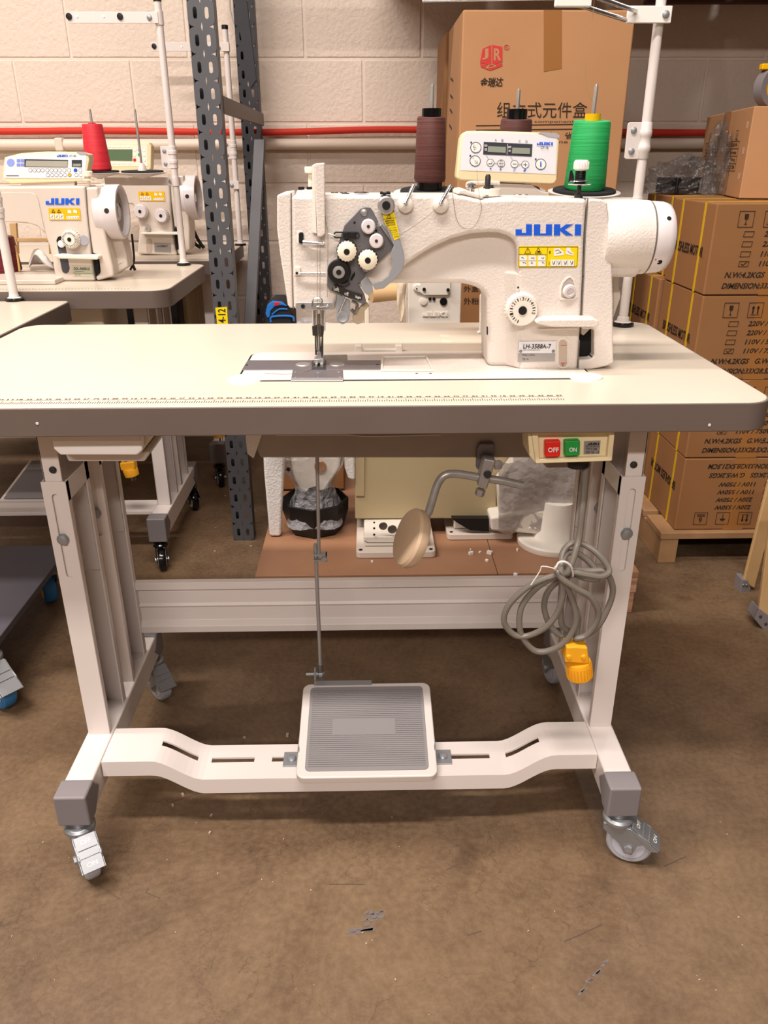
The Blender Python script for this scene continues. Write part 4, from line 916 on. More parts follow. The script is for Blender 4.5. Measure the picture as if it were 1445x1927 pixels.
# ================================================================== machines on the left behind
def side_table(name, label, x0, x1, y0, y1, top, r=.04, legs=(), pan=None, th=.042):
    t = thing(name, label, 'table', ((x0+x1)/2, (y0+y1)/2, 0))
    MB().ext(XY(rrect(x0+.003, x1-.003, y0+.003, y1-.003, r, 6), top-th), (0, 0, th)).build('tabletop', 'laminate', t, bev=.001)
    MB().ring(XY(rrect(x0, x1, y0, y1, r+.002, 6), top-th-.001), XY(rrect(x0+.003, x1-.003, y0+.003, y1-.003, r, 6), top-th-.001), (0, 0, th)).build('edge_band', 'edge_grey', t, bev=.001)
    for lx, ya, yb in legs:
        b = MB().b2((lx-.0225, ya, .09), (lx+.0225, yb, .15)).build('foot_beam', 'white_paint', t, bev=.004)
        for sg, y in ((-1, ya-.004), (1, yb+.004)):
            pr = [(0, .1545), (.040, .1545), (.047, .140), (.062, .121), (.030, .083), (0, .083)]
            MB().ext([Vector((lx-.0255, y-sg*q, z)) for q, z in pr], (.051, 0, 0)).build('end_cap', 'cap_grey', b, bev=.004)
            caster(t, lx, y-sg*.02, .083, math.radians(-75 if sg < 0 else -60), 'black_gloss', 'white_paint', 'black_gloss', lever=False)
        n = (ya+yb)/2
        for ca, cb in ((n-.12, n-.02), (n+.03, n+.13)):
            c = MB().b2((lx-.0185, ca, .15), (lx+.0185, ca+.003, top-th-.001)).b2((lx-.0185, ca, .15), (lx-.0155, cb, top-th-.001)).b2((lx-.0185, cb-.003, .15), (lx+.0185, cb, top-th-.001)).b2((lx+.0155, ca, .15), (lx+.0185, ca+.014, top-th-.001)).b2((lx+.0155, cb-.014, .15), (lx+.0185, cb, top-th-.001)).build('column', 'white_paint', t, bev=.001)
    return t
# ---- table carrying the nearer left machine
TB = side_table('sewing_table', 'cream sewing table under the nearer machine on the left, white leg with black casters', -1.62, -.425, .985, 1.512, TOP, .045, legs=((-.525, .985, 1.43),))
Zb = lambda pts, z: [P(a, b, 'Z', z) for a, b in pts]
w = MB()
for k in range(60): x = -1.0+k*.008; w.b2((x, 1.012, TOP), (x+.0008, 1.012+(.012 if k % 5 == 0 else .008), TOP+.0004))
w.build('ruler_print', 'ruler_ink', TB, smooth=False)['kind'] = 'stuff'
fr_ = MB(); 
for a, b in zip([(-1.3, .15), (-.72, .15), (-.65, .12), (-.62, .15)], [(-.72, .15), (-.65, .12), (-.62, .15), (-.55, .15)]):
    pass
MB().b2((-1.25, 1.07, .128), (-.545, 1.15, .14)).build('foot_rail', 'white_paint', TB, bev=.002)
pq = Zb([(41, 915), (130, 915), (150, 1004), (0, 1004)], .16)
pq = [Vector((-1.005, 1.36, .19)), Vector((-.79, 1.36, .19)), Vector((-.79, 1.10, .155)), Vector((-1.005, 1.10, .155))]
pdl = MB().ext(pq, (0, 0, -.018)).build('pedal', 'white_paint', TB, bev=.006, seg=3)
MB().ext([Vector((-.99, 1.345, .1905)), Vector((-.805, 1.345, .1905)), Vector((-.805, 1.118, .16)), Vector((-.99, 1.118, .16))], (0, 0, .003)).build('tread_pad', 'cap_grey', pdl, bev=.002)
MB().cyl((-.945, 1.375, .21), (-.98, 1.36, .70), .004).build('pedal_rod', 'steel', TB)
MB().b2((-1.35, 1.08, .60), (-.62, 1.3, .716)).build('oil_pan', 'cream_plastic', TB, bev=.008)
MB().b2((-.80, 1.10, .46), (-.62, 1.28, .598)).build('motor_box', 'beige_plastic', TB, bev=.006)
# plug hanging below
def plug(name, label, px, py, y, k):
    p = P(px, py, 'Y', y)
    t = thing(name, label, 'plug', p)
    MB().ext([p+Vector((a*k, 0, b*k)) for a, b in ((-.019, .018), (.016, .022), (.018, .003), (-.018, -.002))], (0, .025*k, 0)).build('plug_body', 'plug_yellow', t, bev=.003)
    MB().lathe([(.017*k, 0), (.0185*k, .003), (.0175*k, .02*k)], p+Vector((.001, .012*k, .002*k)), (.18, 0, -1), 20).build('plug_grip', 'plug_yellow', t)
    MB().box(p+Vector((.004, .01*k, -.026*k)), (.006, .002, .012)).box(p+Vector((.012, .012*k, -.025*k)), (.002, .002, .012)).build('prong', 'steel', t)
    MB().tube([p+Vector((-.004, .01, .02*k)), p+Vector((-.012, .01, .05)), p+Vector((-.03, .02, .18))], .004, 8, 4).build('cord', 'cord_grey', t)
plug('power_plug', 'yellow power plug hanging left of the white leg behind the drawer', 241, 885, 1.02, 1.1)
plug('power_plug', 'yellow power plug peeking out under the table edge by the slotted upright', 409, 812, 1.5, 1.2)
# ---- the nearer left machine
QY = 1.15
mat('wheel_face_grey', '#a8a09a', .45)
def left_machine(t, y, body, seam, cover, wheel, r, parts):
    MB().ext(PY(body, y), (0, .10, 0)).build('arm_body', 'old_machine', t, bev=.006, seg=3)
    MB().ext(PY(cover, y+.001), (0, .095, 0)).build('motor_cover', 'old_machine', t, bev=.006, seg=3)
    MB().stroke(PY(seam, y-.0004), .002, NB).build('cover_seam', 'seam', t, smooth=False)
    c = P(wheel[0], wheel[1], 'Y', y+.05)
    hw = MB().lathe([(r*.80, -.036), (r*.90, -.032), (r*.93, -.008), (r, -.006), (r, .024), (r*.98, .028), (r*.86, .028), (r*.84, .012), (r*.36, .008), (r*.33, .016), (r*.12, .016)], c, (1, 0, 0), 40).build('hand_wheel', 'wheel_white', t)
    MB().lathe([(r*.835, .011), (r*.83, .0128), (r*.34, .0105)], c, (1, 0, 0), 40).build('wheel_face', 'wheel_face_grey', hw)
    MB().lathe([(r*.20, .015), (r*.20, .019)], c, (1, 0, 0), 20).build('wheel_nut', 'chrome', hw)
    for k in range(3):
        q = 2*math.pi*k/3+.4; MB().lathe([(r*.09, .008), (r*.09, .0125)], c+Vector((0, math.cos(q), math.sin(q)))*r*.52, (1, 0, 0), 10).build('wheel_hole', 'interior_black', hw)
    MB().lathe([(.0065, -.001), (.006, .001)], c+Vector((.006, -math.cos(.1)*r, r*.1)), NB, 12).build('set_screw', 'dark_steel', hw)
MBk = thing('sewing_machine', 'cream single-needle sewing machine on the left with a wide display panel and large hand wheel', 'sewing machine', P(150, 528, 'Z', TOP))
body = [(-40, 352), (160, 350), (166, 420), (172, 480), (179, 529), (105, 529), (99, 495), (92, 462), (84, 440), (72, 427), (55, 421), (20, 418), (-40, 418)]
cover = [(161, 352), (184, 352), (189, 395), (200, 450), (212, 500), (214, 520), (182, 529), (179, 520), (184, 517), (188, 512), (185, 485), (180, 480), (174, 478), (166, 420)]
left_machine(MBk, QY, body, [(161, 352), (164, 400), (172, 470), (179, 528)], cover, (211, 399), .066, None)
MB().ext(PY([(183, 440), (228, 440), (238, 480), (241, 503), (232, 508), (214, 519), (205, 480)], QY+.05), (0, .06, 0)).build('rear_housing', 'old_machine', MBk, bev=.006)
w = MB(); logo_px(w, 215+7, 492, 232, 497, 'Y', QY+.049, -4); w.build('cast_lettering', 'machine_smooth', MBk, smooth=False)
MB().ext(PY([(-40, 362), (58, 362), (67, 366), (72, 376), (84, 436), (70, 424), (50, 418), (-40, 416)], QY-.002), (0, .004, 0)).build('arm_recess', 'old_machine', MBk, bev=.001)
logo_px(MB(), 86, 373, 149, 385, 'Y', QY-.001, 0).build('brand_lettering', 'blue_ink', MBk, smooth=False)
def sticker(t, quad, y):
    """orange pictogram sticker, quad = tl, tr, br, bl in pixels"""
    s = MB().ext(PY(quad, y-.0006), (0, .0006, 0)).build('safety_sticker', 'orange_sticker', t)
    tl, tr, br, bl = [Vector(q) for q in quad]
    def uv(u, v): a = tl.lerp(tr, u); b = bl.lerp(br, u); p = a.lerp(b, v); return (p.x, p.y)
    w = MB()
    for u0, u1 in ((.04, .16), (.19, .31), (.34, .46)): w.ext(PY([uv(u0, .48), uv(u1, .48), uv(u1, .93), uv(u0, .93)], y-.0008), NB*.0002)
    w.ext(PY([uv(.56, .68), uv(.95, .66), uv(.95, .88), uv(.56, .9)], y-.0008), NB*.0002); w.ext(PY([uv(.62, .12), uv(.72, .2), uv(.72, .42), uv(.6, .4)], y-.0008), NB*.0002); w.ext(PY([uv(.8, .1), uv(.9, .2), uv(.9, .42), uv(.78, .36)], y-.0008), NB*.0002)
    w.build('sticker_panels', 'white_sticker', s, smooth=False)
    w = MB()
    for u in (.15, .33): w.stroke(PY([uv(u-.05, .36), uv(u, .1), uv(u+.05, .36), uv(u-.05, .36)], y-.001), .0012, NB)
    for u in (.09, .24, .39): w.stroke(PY([uv(u, .55), uv(u+.04, .66), uv(u-.03, .76), uv(u+.03, .86)], y-.001), .0008, NB)
    for u in (.60, .68, .76, .84, .91): w.stroke(PY([uv(u-.02, .72), uv(u+.02, .84)], y-.001), .001, NB)
    w.build('sticker_print', 'ink', s, smooth=False)
sticker(MBk, [(91, 392), (150, 392), (152, 414), (93, 414)], QY-.001)
def dial(t, px, py, y, r, numbered):
    c = P(px, py, 'Y', y); m_ = 'machine_smooth' if numbered else 'wheel_white'
    g = MB().lathe([(r, 0), (r*1.02, .008), (r*1.02, .016), (r*.9, .02), (r*.86, .026), (r*.3, .0265)], c, NB, 36)
    for k in range(24): q = 2*math.pi*k/24; g.box(c+NB*.011+Vector((math.cos(q), 0, math.sin(q)))*r*1.03, (.002, .012, .002))
    d = g.build('stitch_dial', m_, t); MB().lathe([(r*.24, .026), (r*.22, .028)], c, NB, 16).build('dial_centre', 'interior_black', d)
    if numbered:
        w = MB()
        for k in range(28): q = 2*math.pi*k/28; e = Vector((math.cos(q), 0, math.sin(q))); w.stroke([c+NB*.0262+e*r*.62, c+NB*.0262+e*r*(.8 if k % 3 else .85)], .0012, NB)
        w.build('dial_print', 'ink', d, smooth=False)
dial(MBk, 137, 449, QY, .022, True)
MB().lathe([(.012, 0), (.012, .004)], P(157, 452, 'Y', QY-.004), Vector((.6, -.8, 0)), 24).build('dial_clip', 'hub_lilac', MBk)
sl = MB().ext(PY([(106, 452), (109, 446), (114, 444), (119, 446), (121, 452), (131, 505), (129, 512), (124, 515), (118, 512), (116, 506)], QY-.0006), (0, .001, 0)).build('oil_window', mat('window_grey', '#4a4c55', .25), MBk)
MB().ext(PY([(106, 452), (109, 446), (114, 444), (119, 446), (121, 452), (123, 466), (110, 468)], QY-.0009), (0, .0006, 0)).build('window_top', 'interior_black', sl)  # black upper part of the window
MB().lathe([(.008, 0), (.009, .004), (.006, .008)], P(116, 459, 'Y', QY-.001), NB, 16).build('window_plug', 'white_sticker', sl)
MB().ext(PY([(98, 481), (110, 479), (183, 481), (186, 485), (183, 489), (112, 487)], QY-.03), (0, .032, 0)).build('reverse_lever', 'machine_smooth', MBk, bev=.003)
MB().ext(PY([(175, 477), (183, 480), (188, 514), (180, 517)], QY+.0005), (0, .03, 0)).build('lever_opening', 'interior_black', MBk)
n_ = MB().ext(PY([(135, 500), (173, 501), (175, 521), (138, 520)], QY-.0008), (0, .001, 0)).build('name_plate', mat('plate_pale', '#c3c4ae', .4), MBk)
w = MB(); text_px(w, 'DDL-9000B-SS', (139, 503, 169, 508, .5), 'Y', QY-.001, .01); text_px(w, 'JUKI CORPORATION', (141, 510, 158, 512), 'Y', QY-.001); w.stroke(PY([(138, 514), (174, 515)], QY-.001), .0004, NB); text_px(w, 'Made in China', (141, 516, 152, 518), 'Y', QY-.001)
w.build('plate_print', 'ink', n_, smooth=False)
MB().lathe([(.004, 0), (.004, .012), (.014, .013), (.014, .016), (.006, .017), (.006, .022), (.013, .023), (.013, .033), (.011, .035)], P(168, 350, 'Y', QY+.04), (0, 0, 1), 20).build('tension_post', 'cream_plastic', MBk)
MB().tube([P(248, 440, 'Y', 1.3), P(251, 470, 'Y', 1.3), P(252, 492, 'Y', 1.3), P(245, 508, 'Y', 1.3)], .003, 8, 4).tube([P(238, 470, 'Y', 1.26), P(246, 490, 'Y', 1.27), P(254, 508, 'Y', 1.28)], .004, 8, 4).build('cables', 'black_plastic', MBk)
# bed slab, burgundy spool, cloth
bd = MB().b2((-1.2, 1.09, TOP), (-.73, 1.27, TOP+.012)).build('bed', 'old_machine', MBk, bev=.003)
bs = thing('thread_cone', 'large burgundy thread spool at the left edge beside the machine arm', 'thread cone', P(-8, 512, 'Z', TOP+.012))
c = P(-8, 510, 'Z', TOP+.0125)
MB().lathe([(.066, 0), (.068, .004), (.061, .085), (.059, .088), (.02, .088)], c, (0, 0, 1), 32).build('wound_thread', 'thread_burgundy', bs)
MB().lathe([(.02, .088), (.02, .10), (.015, .10)], c, (0, 0, 1), 16).build('core_top', 'black_gloss', bs)
MB().ext(PY([(28, 462), (31, 461), (38, 510), (35, 511)], c.y-.057), (0, .004, 0)).build('loose_gold_thread', mat('gold_thread', '#c79a5a', .6), bs)
cl_ = MB(); random.seed(2)
g_ = []
for i in range(9):
    for j in range(6):
        p = P(50+i*6, 478, 'Y', 1.36+j*.02); hgt = (.055*math.sin(math.pi*min(1, i/8+.02))*(.6+.4*math.sin(j*1.2+i*.8)))+.004
        g_.append(Vector((p.x, p.y, TOP+hgt)))
cl_.add(g_, [(i*6+j, i*6+j+1, (i+1)*6+j+1, (i+1)*6+j) for i in range(8) for j in range(5)])
tag(cl_.build('folded_cloth', mat('white_cloth', '#e3ddd8', .9, bump=(60, .4, .003)), solid=.004, sub=1), 'crumpled white cloth lying behind the arm of the left machine', 'cloth')
cr = MB().ext(PY([(17, 420), (30, 420), (34, 478), (24, 478)], 1.42), (0, .012, 0)).ext(PY([(30, 448), (90, 448), (90, 455), (30, 455)], 1.42), (0, .012, 0)).ext(PY([(90, 430), (97, 430), (99, 478), (92, 478)], 1.42), (0, .012, 0)).build('wooden_frame', 'pine', bev=.001)  # plain wooden frame of unknown use
tag(cr, 'light wooden frame standing behind the left machine arm', 'rack')
# ---- wide control panel of the left machine
CB = thing('control_panel', 'wide white control panel with a long display on top of the left machine', 'control panel', P(85, 345, 'Y', QY+.06)); y = QY+.055
MB().ext(PY([(8, 296), (40, 288), (90, 285), (150, 286), (166, 290), (168, 300), (160, 341), (20, 346), (5, 340), (4, 330)], y), (0, .04, 0)).build('housing', 'beige_plastic', CB, bev=.003)
MB().ext(PY([(11, 297), (40, 290.5), (90, 288), (162, 290), (163, 300), (158, 336), (8, 335), (9, 310)], y-.001), (0, .002, 0)).build('face_panel', 'panel_face', CB)
MB().ext(PY([(143, 285), (160, 286), (166, 291), (150, 291)], y-.002), (0, .002, 0)).build('corner_tab', 'tab_grey', CB)
MB().ext(PY([(46, 299.5), (128, 301), (127, 315), (46, 314)], y-.0016), (0, .001, 0)).build('display_surround', 'display_dark', CB)
MB().ext(PY([(49, 302), (127.5, 303), (126.5, 314.5), (48, 313)], y-.002), (0, .001, 0)).build('display', mat('lcd_wide', '#a9a79a', .2), CB)
MB().ext(PY([(135, 301), (154, 301), (154, 315), (135, 314)], y-.0016), (0, .001, 0)).build('display_surround', 'display_dark', CB); MB().ext(PY([(137, 308), (152, 308), (152, 313), (137, 313)], y-.002), (0, .001, 0)).build('display', 'lcd', CB)
MB().ext(PY(circ(20, 306, 7.3), y-.0016), (0, .001, 0)).build('mode_button', mat('pale_blue', '#8fa0e6', .45), CB)
w = MB()
for a in (31.5, 39): 
    for b in (299.5, 307.5): w.ext(PY([(a, b), (a+6.5, b), (a+6.5, b+5.5), (a, b+5.5)], y-.0014), NB*.0003)
w.build('key_block', mat('key_blue', '#7f92e0', .45), CB, smooth=False)
for r_, b in ((0, 320.5), (1, 329.5)):
    for k in range(12 if r_ == 0 else 8):
        a = (57, 65, 72.5, 80, 89, 97, 104.5, 112, 121, 130, 142, 151)[k] if r_ == 0 else (90, 98, 106, 114, 122.5, 131, 143.5, 152)[k]
        hl = 'blue_ink' if (r_ == 0 and k == 10) else ('orange_sticker' if (r_ == 1 and k == 5) else 'white_sticker')
        bt = MB().ext(PY(circ(a, b, 3.1, 12), y-.0014), (0, .0006, 0)).build('button', hl, CB, smooth=False)
        MB().ring(PY(circ(a, b, 3.6, 12), y-.0015), PY(circ(a, b, 3.0, 12), y-.0015), (0, .0006, 0)).build('button_ring', 'ring_ink', bt, smooth=False)
w = MB(); logo_px(w, 107, 291, 127, 295, 'Y', y-.0014); w.build('panel_brand_print', 'blue_ink', CB, smooth=False)
w = MB(); text_px(w, 'CP-180', (130, 291.5, 143, 295), 'Y', y-.0014); w.stroke(PY([(12, 330.5), (35, 330.5)], y-.0014), .0015, NB); w.build('panel_print', 'ring_ink', CB, smooth=False)
MB().ext(PY([(40, 343), (140, 342), (140, 352), (40, 352)], y+.005), (0, .02, 0)).build('mounting_bracket', 'pale_beige', CB)
# ---- stand of that table and its red cone
pbl = P(346, 499, 'Z', TOP); sy = pbl.y-.03
rc1 = P(186, 322, 'Y', sy); rc2 = P(268, 322, 'Y', sy)
TS2 = thread_stand('thread_stand', 'white thread stand with red cone behind the left machines, upper arm with two grommets', pbl, P(287, 3, 'Y', pbl.y).z-TOP, [(rc1.x, sy, .066, .055), (rc2.x, sy, .066, .058)], rc1.z-.028, clamp=P(318, 296, 'Y', pbl.y).z-TOP, tilt=2, r=.0095)
u = P(289, 33, 'Y', pbl.y-.012); v_ = P(127, 30, 'Y', pbl.y-.012)
ga = MB().b2((v_.x, pbl.y-.014, u.z-.013), (u.x+.012, pbl.y-.0115, u.z+.013)).build('guide_arm', 'white_paint', TS2, bev=.001)
for a in (130, 226): MB().lathe([(.008, 0), (.008, .003), (.0035, .0035)], P(a, 31, 'Y', pbl.y-.014), NB, 16).build('grommet', 'black_plastic', ga)
for a in (145, 195): MB().lathe([(.0035, 0), (.003, .0012)], P(a, 31, 'Y', pbl.y-.014), NB, 12).build('arm_hole', 'white_sticker', ga)
MB().lathe([(.0118, -.016), (.0118, .016)], (pbl.x, pbl.y, u.z), (0, 0, 1), 20).build('guide_clamp', 'white_paint', TS2); screw(ga, P(281, 33, 'Y', pbl.y-.014), NB, .007, 'zinc', 'guide_screw')
azr = rc1.z-.028
cone('thread_cone', 'bright red thread cone on the stand behind the left machine', Vector((rc1.x, sy, azr+.022))+Vector((0, -.0002, .007)), .036, .026, .118, 'thread_red', 'thread_red', .002, .01, 2, .001)
# ---- far left machine and its table against the wall
TC = side_table('sewing_table', 'far sewing table against the block wall on the left, behind the slotted upright', -1.6, -.396, 1.585, 2.105, TOP, .02, legs=((-.465, 1.60, 2.03),))
MB().b2((-.75, 1.75, .45), (-.55, 1.95, .717)).build('motor_box', 'beige_plastic', TC, bev=.006)
MB().b2((-1.2, 1.66, .42), (-.56, 1.74, .717)).build('oil_pan', 'black_plastic', TC, bev=.01)
MC = thing('sewing_machine', 'farther cream sewing machine with two grey dials standing near the block wall', 'sewing machine', P(310, 480, 'Z', TOP)); CY = 1.74
bodyc = [(170, 348), (318, 332), (322, 400), (327, 450), (333, 481), (258, 478), (262, 430), (258, 400), (250, 385), (170, 380)]
coverc = [(319, 333), (345, 330), (352, 380), (357, 430), (357, 470), (335, 480), (332, 470), (345, 466), (345, 430), (328, 428), (322, 380)]
left_machine(MC, CY, bodyc, [(319, 335), (323, 400), (330, 470)], coverc, (357, 372), .068, None)
sticker(MC, [(260, 360.5), (309, 360.5), (311, 378.5), (262, 378)], CY-.001)
dial(MC, 267, 397, CY, .021, False); dial(MC, 306, 405, CY, .021, False)
MB().ext(PY([(271, 435), (274, 425), (278, 421), (283, 424), (286, 434)], CY-.001), (0, .002, 0)).build('recess', 'recess', MC); MB().lathe([(.008, 0), (.008, .005), (.004, .006)], P(279, 431, 'Y', CY-.001), NB, 14).build('adjusting_screw', 'brushed', MC)
MB().ext(PY([(264, 438), (334, 437), (336, 440), (334, 442), (266, 441)], CY-.03), (0, .032, 0)).build('reverse_lever', 'machine_smooth', MC, bev=.002)
MB().ext(PY(rrect(275, 286, 449, 476, 5), CY-.001), (0, .002, 0)).build('oil_window', 'oil_glass', MC)
n_ = MB().ext(PY([(290, 457), (321, 458), (322, 475), (291, 474)], CY-.001), (0, .001, 0)).build('name_plate', 'brushed', MC); w = MB(); text_px(w, 'LH-3588A-7', (295, 461, 316, 465), 'Y', CY-.0014, .01); w.build('plate_print', 'ink', n_, smooth=False)
MB().ext(PY([(328, 430), (336, 430), (336, 460), (332, 470), (329, 450)], CY-.001), (0, .02, 0)).build('lever_opening', 'interior_black', MC)
MB().tube([P(361, 402, 'Y', 1.9), P(359, 430, 'Y', 1.9), P(364, 455, 'Y', 1.9), P(378, 466, 'Y', 1.9)], .006, 8, 4).tube([P(358, 420, 'Y', 1.9), P(372, 450, 'Y', 1.9), P(384, 467, 'Y', 1.9)], .006, 8, 4).build('cables', 'black_plastic', MC)
CC = thing('control_panel', 'beige control panel with a green display by the block wall, behind the red cone', 'control panel', P(222, 325, 'Y', CY+.1)); y = CY+.1
MB().ext(PY([(158, 270), (280, 268), (285, 275), (284, 318), (276, 325), (160, 324)], y), (0, .04, 0)).build('housing', 'beige_plastic', CC, bev=.004)
MB().ext(PY([(164, 273), (278, 272), (278, 313), (164, 314)], y-.001), (0, .002, 0)).build('face_panel', 'cream_plastic', CC)
MB().ext(PY([(196, 281), (249, 281), (249, 303), (196, 302)], y-.002), (0, .001, 0)).build('display', 'lcd_green', CC)
for k in range(4):
    for b, hl in ((282, ('white_sticker', 'key_blue', 'white_sticker')), (291, ('white_sticker', 'green_button', 'white_sticker')), (301, ('red_button', 'panel_face', 'panel_face'))):
        if k < 3: MB().ext(PY(rrect(250.5+k*9, 256+k*9, b-3, b+3, 2, 3), y-.002), (0, .001, 0)).build('button', hl[k], CC, smooth=False)
for b in (276, 307):
    for k in range(5): MB().ext(PY(rrect(200+k*9.5, 207+k*9.5, b-1.5, b+1.5, 1.2, 2), y-.002), (0, .001, 0)).build('button', 'white_sticker', CC, smooth=False)
MB().ext(PY([(190, 322), (250, 322), (250, 345), (190, 347)], y+.01), (0, .015, 0)).build('mounting_bracket', 'pale_beige', CC)
pbc = P(452, 456, 'Z', TOP); pbc = Vector((P(452, 456, 'Y', 2.05).x, 2.05, TOP))
TS3 = thread_stand('thread_stand', 'white thread stand with a black cap against the block wall by the slotted upright', pbc, P(417, 55, 'Y', 2.05).z-TOP, [], .0, clamp=P(434, 282, 'Y', 2.05).z-TOP, tilt=0, r=.0095)
u = P(420, 88, 'Y', 2.035); v_ = P(284, 86, 'Y', 2.035)
ga = MB().b2((v_.x, 2.034, u.z-.013), (pbc.x+.012, 2.037, u.z+.013)).build('guide_arm', 'white_paint', TS3, bev=.001)
MB().lathe([(.008, 0), (.008, .003), (.0035, .0035)], P(290, 87, 'Y', 2.034), NB, 16).build('grommet', 'black_plastic', ga); MB().lathe([(.0035, 0), (.003, .0012)], P(342, 88, 'Y', 2.034), NB, 12).build('arm_hole', 'white_sticker', ga)
MB().lathe([(.0118, -.013), (.0118, .013)], (pbc.x, pbc.y, u.z), (0, 0, 1), 20).build('guide_clamp', 'white_paint', TS3); screw(ga, P(411, 90, 'Y', 2.034), NB, .007, 'zinc', 'guide_screw')
la = P(440, 348, 'Y', 2.035); MB().b2((la.x-.35, 2.034, la.z-.014), (pbc.x+.012, 2.037, la.z+.014)).build('arm', 'white_paint', TS3, bev=.001); screw(TS3, P(436, 349, 'Y', 2.034), NB, .007, 'zinc', 'arm_bolt')
# ---- table at the left edge of the frame with its pole
za = .74
cb = P(133, 566, 'Z', za)
TA = side_table('sewing_table', 'sewing table corner at the left edge of the photo, dark side edge', cb.x-1.2, cb.x, cb.y-.54, cb.y, za, .012, legs=(), th=.045)
MB().b2((cb.x-.80, cb.y-.4, .14), (cb.x-.75, cb.y-.30, za-.047)).build('column', 'white_paint', TA); MB().b2((cb.x-.81, cb.y-.52, .0), (cb.x-.74, cb.y-.02, .14)).build('foot_beam', 'white_paint', TA, bev=.01)
pba = P(28, 566, 'Z', za)
TS4 = thread_stand('thread_stand', 'white thread stand pole at the left edge of the photo', pba, .70, [], 0, clamp=P(3, 385, 'Y', pba.y).z-za, r=.0105)
# ---- dark low platform on casters
LP = thing('platform_dolly', 'low dark grey platform with a blue caster at the left edge', 'dolly', (-1.0, .6, 0))
MB().b2((-1.28, .335, .128), (-.712, .845, .145)).build('deck', 'dark_board', LP, bev=.002)
caster(LP, -.74, .40, .128, math.radians(-40), 'blue_wheel', 'yellow_core', 'zinc', lever=True, letters=False)
caster(LP, -1.2, .42, .128, math.radians(-40), 'blue_wheel', 'yellow_core', 'zinc', lever=False); caster(LP, -.76, .79, .128, math.radians(120), 'blue_wheel', 'yellow_core', 'zinc', lever=False)
# ================================================================== pallet rack
RK = thing('storage_rack', 'grey slotted steel rack frame standing between the machines and the wall', 'rack', (-.32, 1.6, 0))
def upright(x0, x1, yf, yb, z1, m, name, back=True):
    u = MB(); pitch = .0555; n = int(z1/pitch); xm = (x0+x1)/2; hw = (x1-x0)/4; hh = pitch/2
    sl = capsule(.0046, .0122)
    for k in range(n):
        zc = (k+.5)*pitch
        for s, xc in ((-1, (x0+xm)/2), (1, (x1+xm)/2)):
            def outer(a, b, s=s):
                if abs(a) > hw or abs(b) > hh: return False
                for e in (-1, 1):
                    if (a-s*hw)**2+(b-e*hh)**2 < .0070**2: return False
                return True
            star_cell(u, (xc-s*.002, yf, zc), (1, 0, 0), (0, 0, 1), lambda a, b, s=s: outer(a-s*.002, b), sl, 24, .1)
    o = u.build(name, m, RK, solid=.0022, smooth=False)
    f = MB(); f.b2((x0, yf+.001, .0), (x0+.0022, yb, n*pitch)); f.b2((x1-.0022, yf+.001, 0), (x1, yb, n*pitch))
    if back: f.b2((x0, yb-.0022, 0), (x0+.021, yb, n*pitch)); f.b2((x1-.010, yb-.0022, 0), (x1, yb, n*pitch))
    f.build('flange', m, o, smooth=False); return o
fu = upright(-.351, -.289, 1.16, 1.20, 2.6, 'rack_grey', 'front_upright')
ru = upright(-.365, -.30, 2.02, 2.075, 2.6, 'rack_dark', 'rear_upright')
st = P(418, 596, 'Y', 1.157)
lbl = MB().ext(PY([(405, 579), (427, 577.5), (429, 612), (409, 612)], 1.1582), (0, .001, 0)).build('rack_label', 'yellow_sticker', fu)
w = MB(); text_on(w, '14-12', P(425, 612, 'Y', 1.1578), P(424, 581, 'Y', 1.1578), P(411, 612, 'Y', 1.1578), .01); w.build('label_lettering', 'ink', fu, smooth=False)
br = MB(); a = P(412, 197, 'Y', 1.19); b = P(490, 226, 'Y', 2.03)
dv = (b-a); br.ext([a+Vector((0, 0, .02)), a+Vector((0, 0, -.018)), a+Vector((.012, 0, -.018)), a+Vector((.012, 0, .02))], dv); br.build('cross_brace', 'brace_grey', RK, bev=.001)
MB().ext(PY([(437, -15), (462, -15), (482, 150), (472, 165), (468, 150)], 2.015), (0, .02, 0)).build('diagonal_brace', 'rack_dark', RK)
# shelf level above the frame
MB().b2((-.36, 1.175, 2.42), (2.4, 1.215, 2.53)).build('shelf_beam', 'rust_beam', RK, bev=.003)
MB().b2((-.36, 2.03, 2.42), (2.4, 2.07, 2.53)).build('shelf_beam', 'rust_beam', RK, bev=.003)
MB().b2((-.28, 1.45, 1.60), (2.4, 1.49, 1.70)).build('shelf_beam', 'rust_beam', RK, bev=.003)
MB().b2((.98, 2.03, 1.512), (2.4, 2.07, 1.60)).build('shelf_beam', 'rust_beam', RK, bev=.003)
for k in range(6): MB().b2((.105+k*.385, 1.4905, 1.6005), (.475+k*.385, 2.10, 1.62)).build('deck_board', 'pallet_wood', RK)  # unseen boards, stopped short on the left to shade only the right wall
MB().b2((2.33, 1.16, 0), (2.39, 1.2, 2.6)).b2((2.33, 2.02, 0), (2.39, 2.075, 2.6)).build('far_upright', 'rack_grey', RK)
lb = MB().ext([P(478, 262, 'Y', 2.0), P(499, 262, 'Y', 2.0), P(480, 612, 'Y', 1.75), P(459, 612, 'Y', 1.75), ], (0, .03, 0))
t0 = (P(478, 262, 'Y', 2.0), P(498, 262, 'Y', 2.0)); t1 = (P(459, 612, 'Y', 1.8), P(481, 612, 'Y', 1.8))
def down(p, q): d = (q-p); k = (p.z-.0)/(p.z-q.z); return p+d*k
e0, e1 = down(t0[0], t1[0]), down(t0[1], t1[1]); e1 = Vector((e0.x+.04, e0.y, 0)); 
lb = MB().ext([t0[0], t0[1], e1, e0], (.0, .03, 0)).build('steel_bar', mat('bar_grey', '#56565a', .45), bev=.002)
tag(lb, 'smooth grey steel bar leaning against the rear rack upright', 'bar')
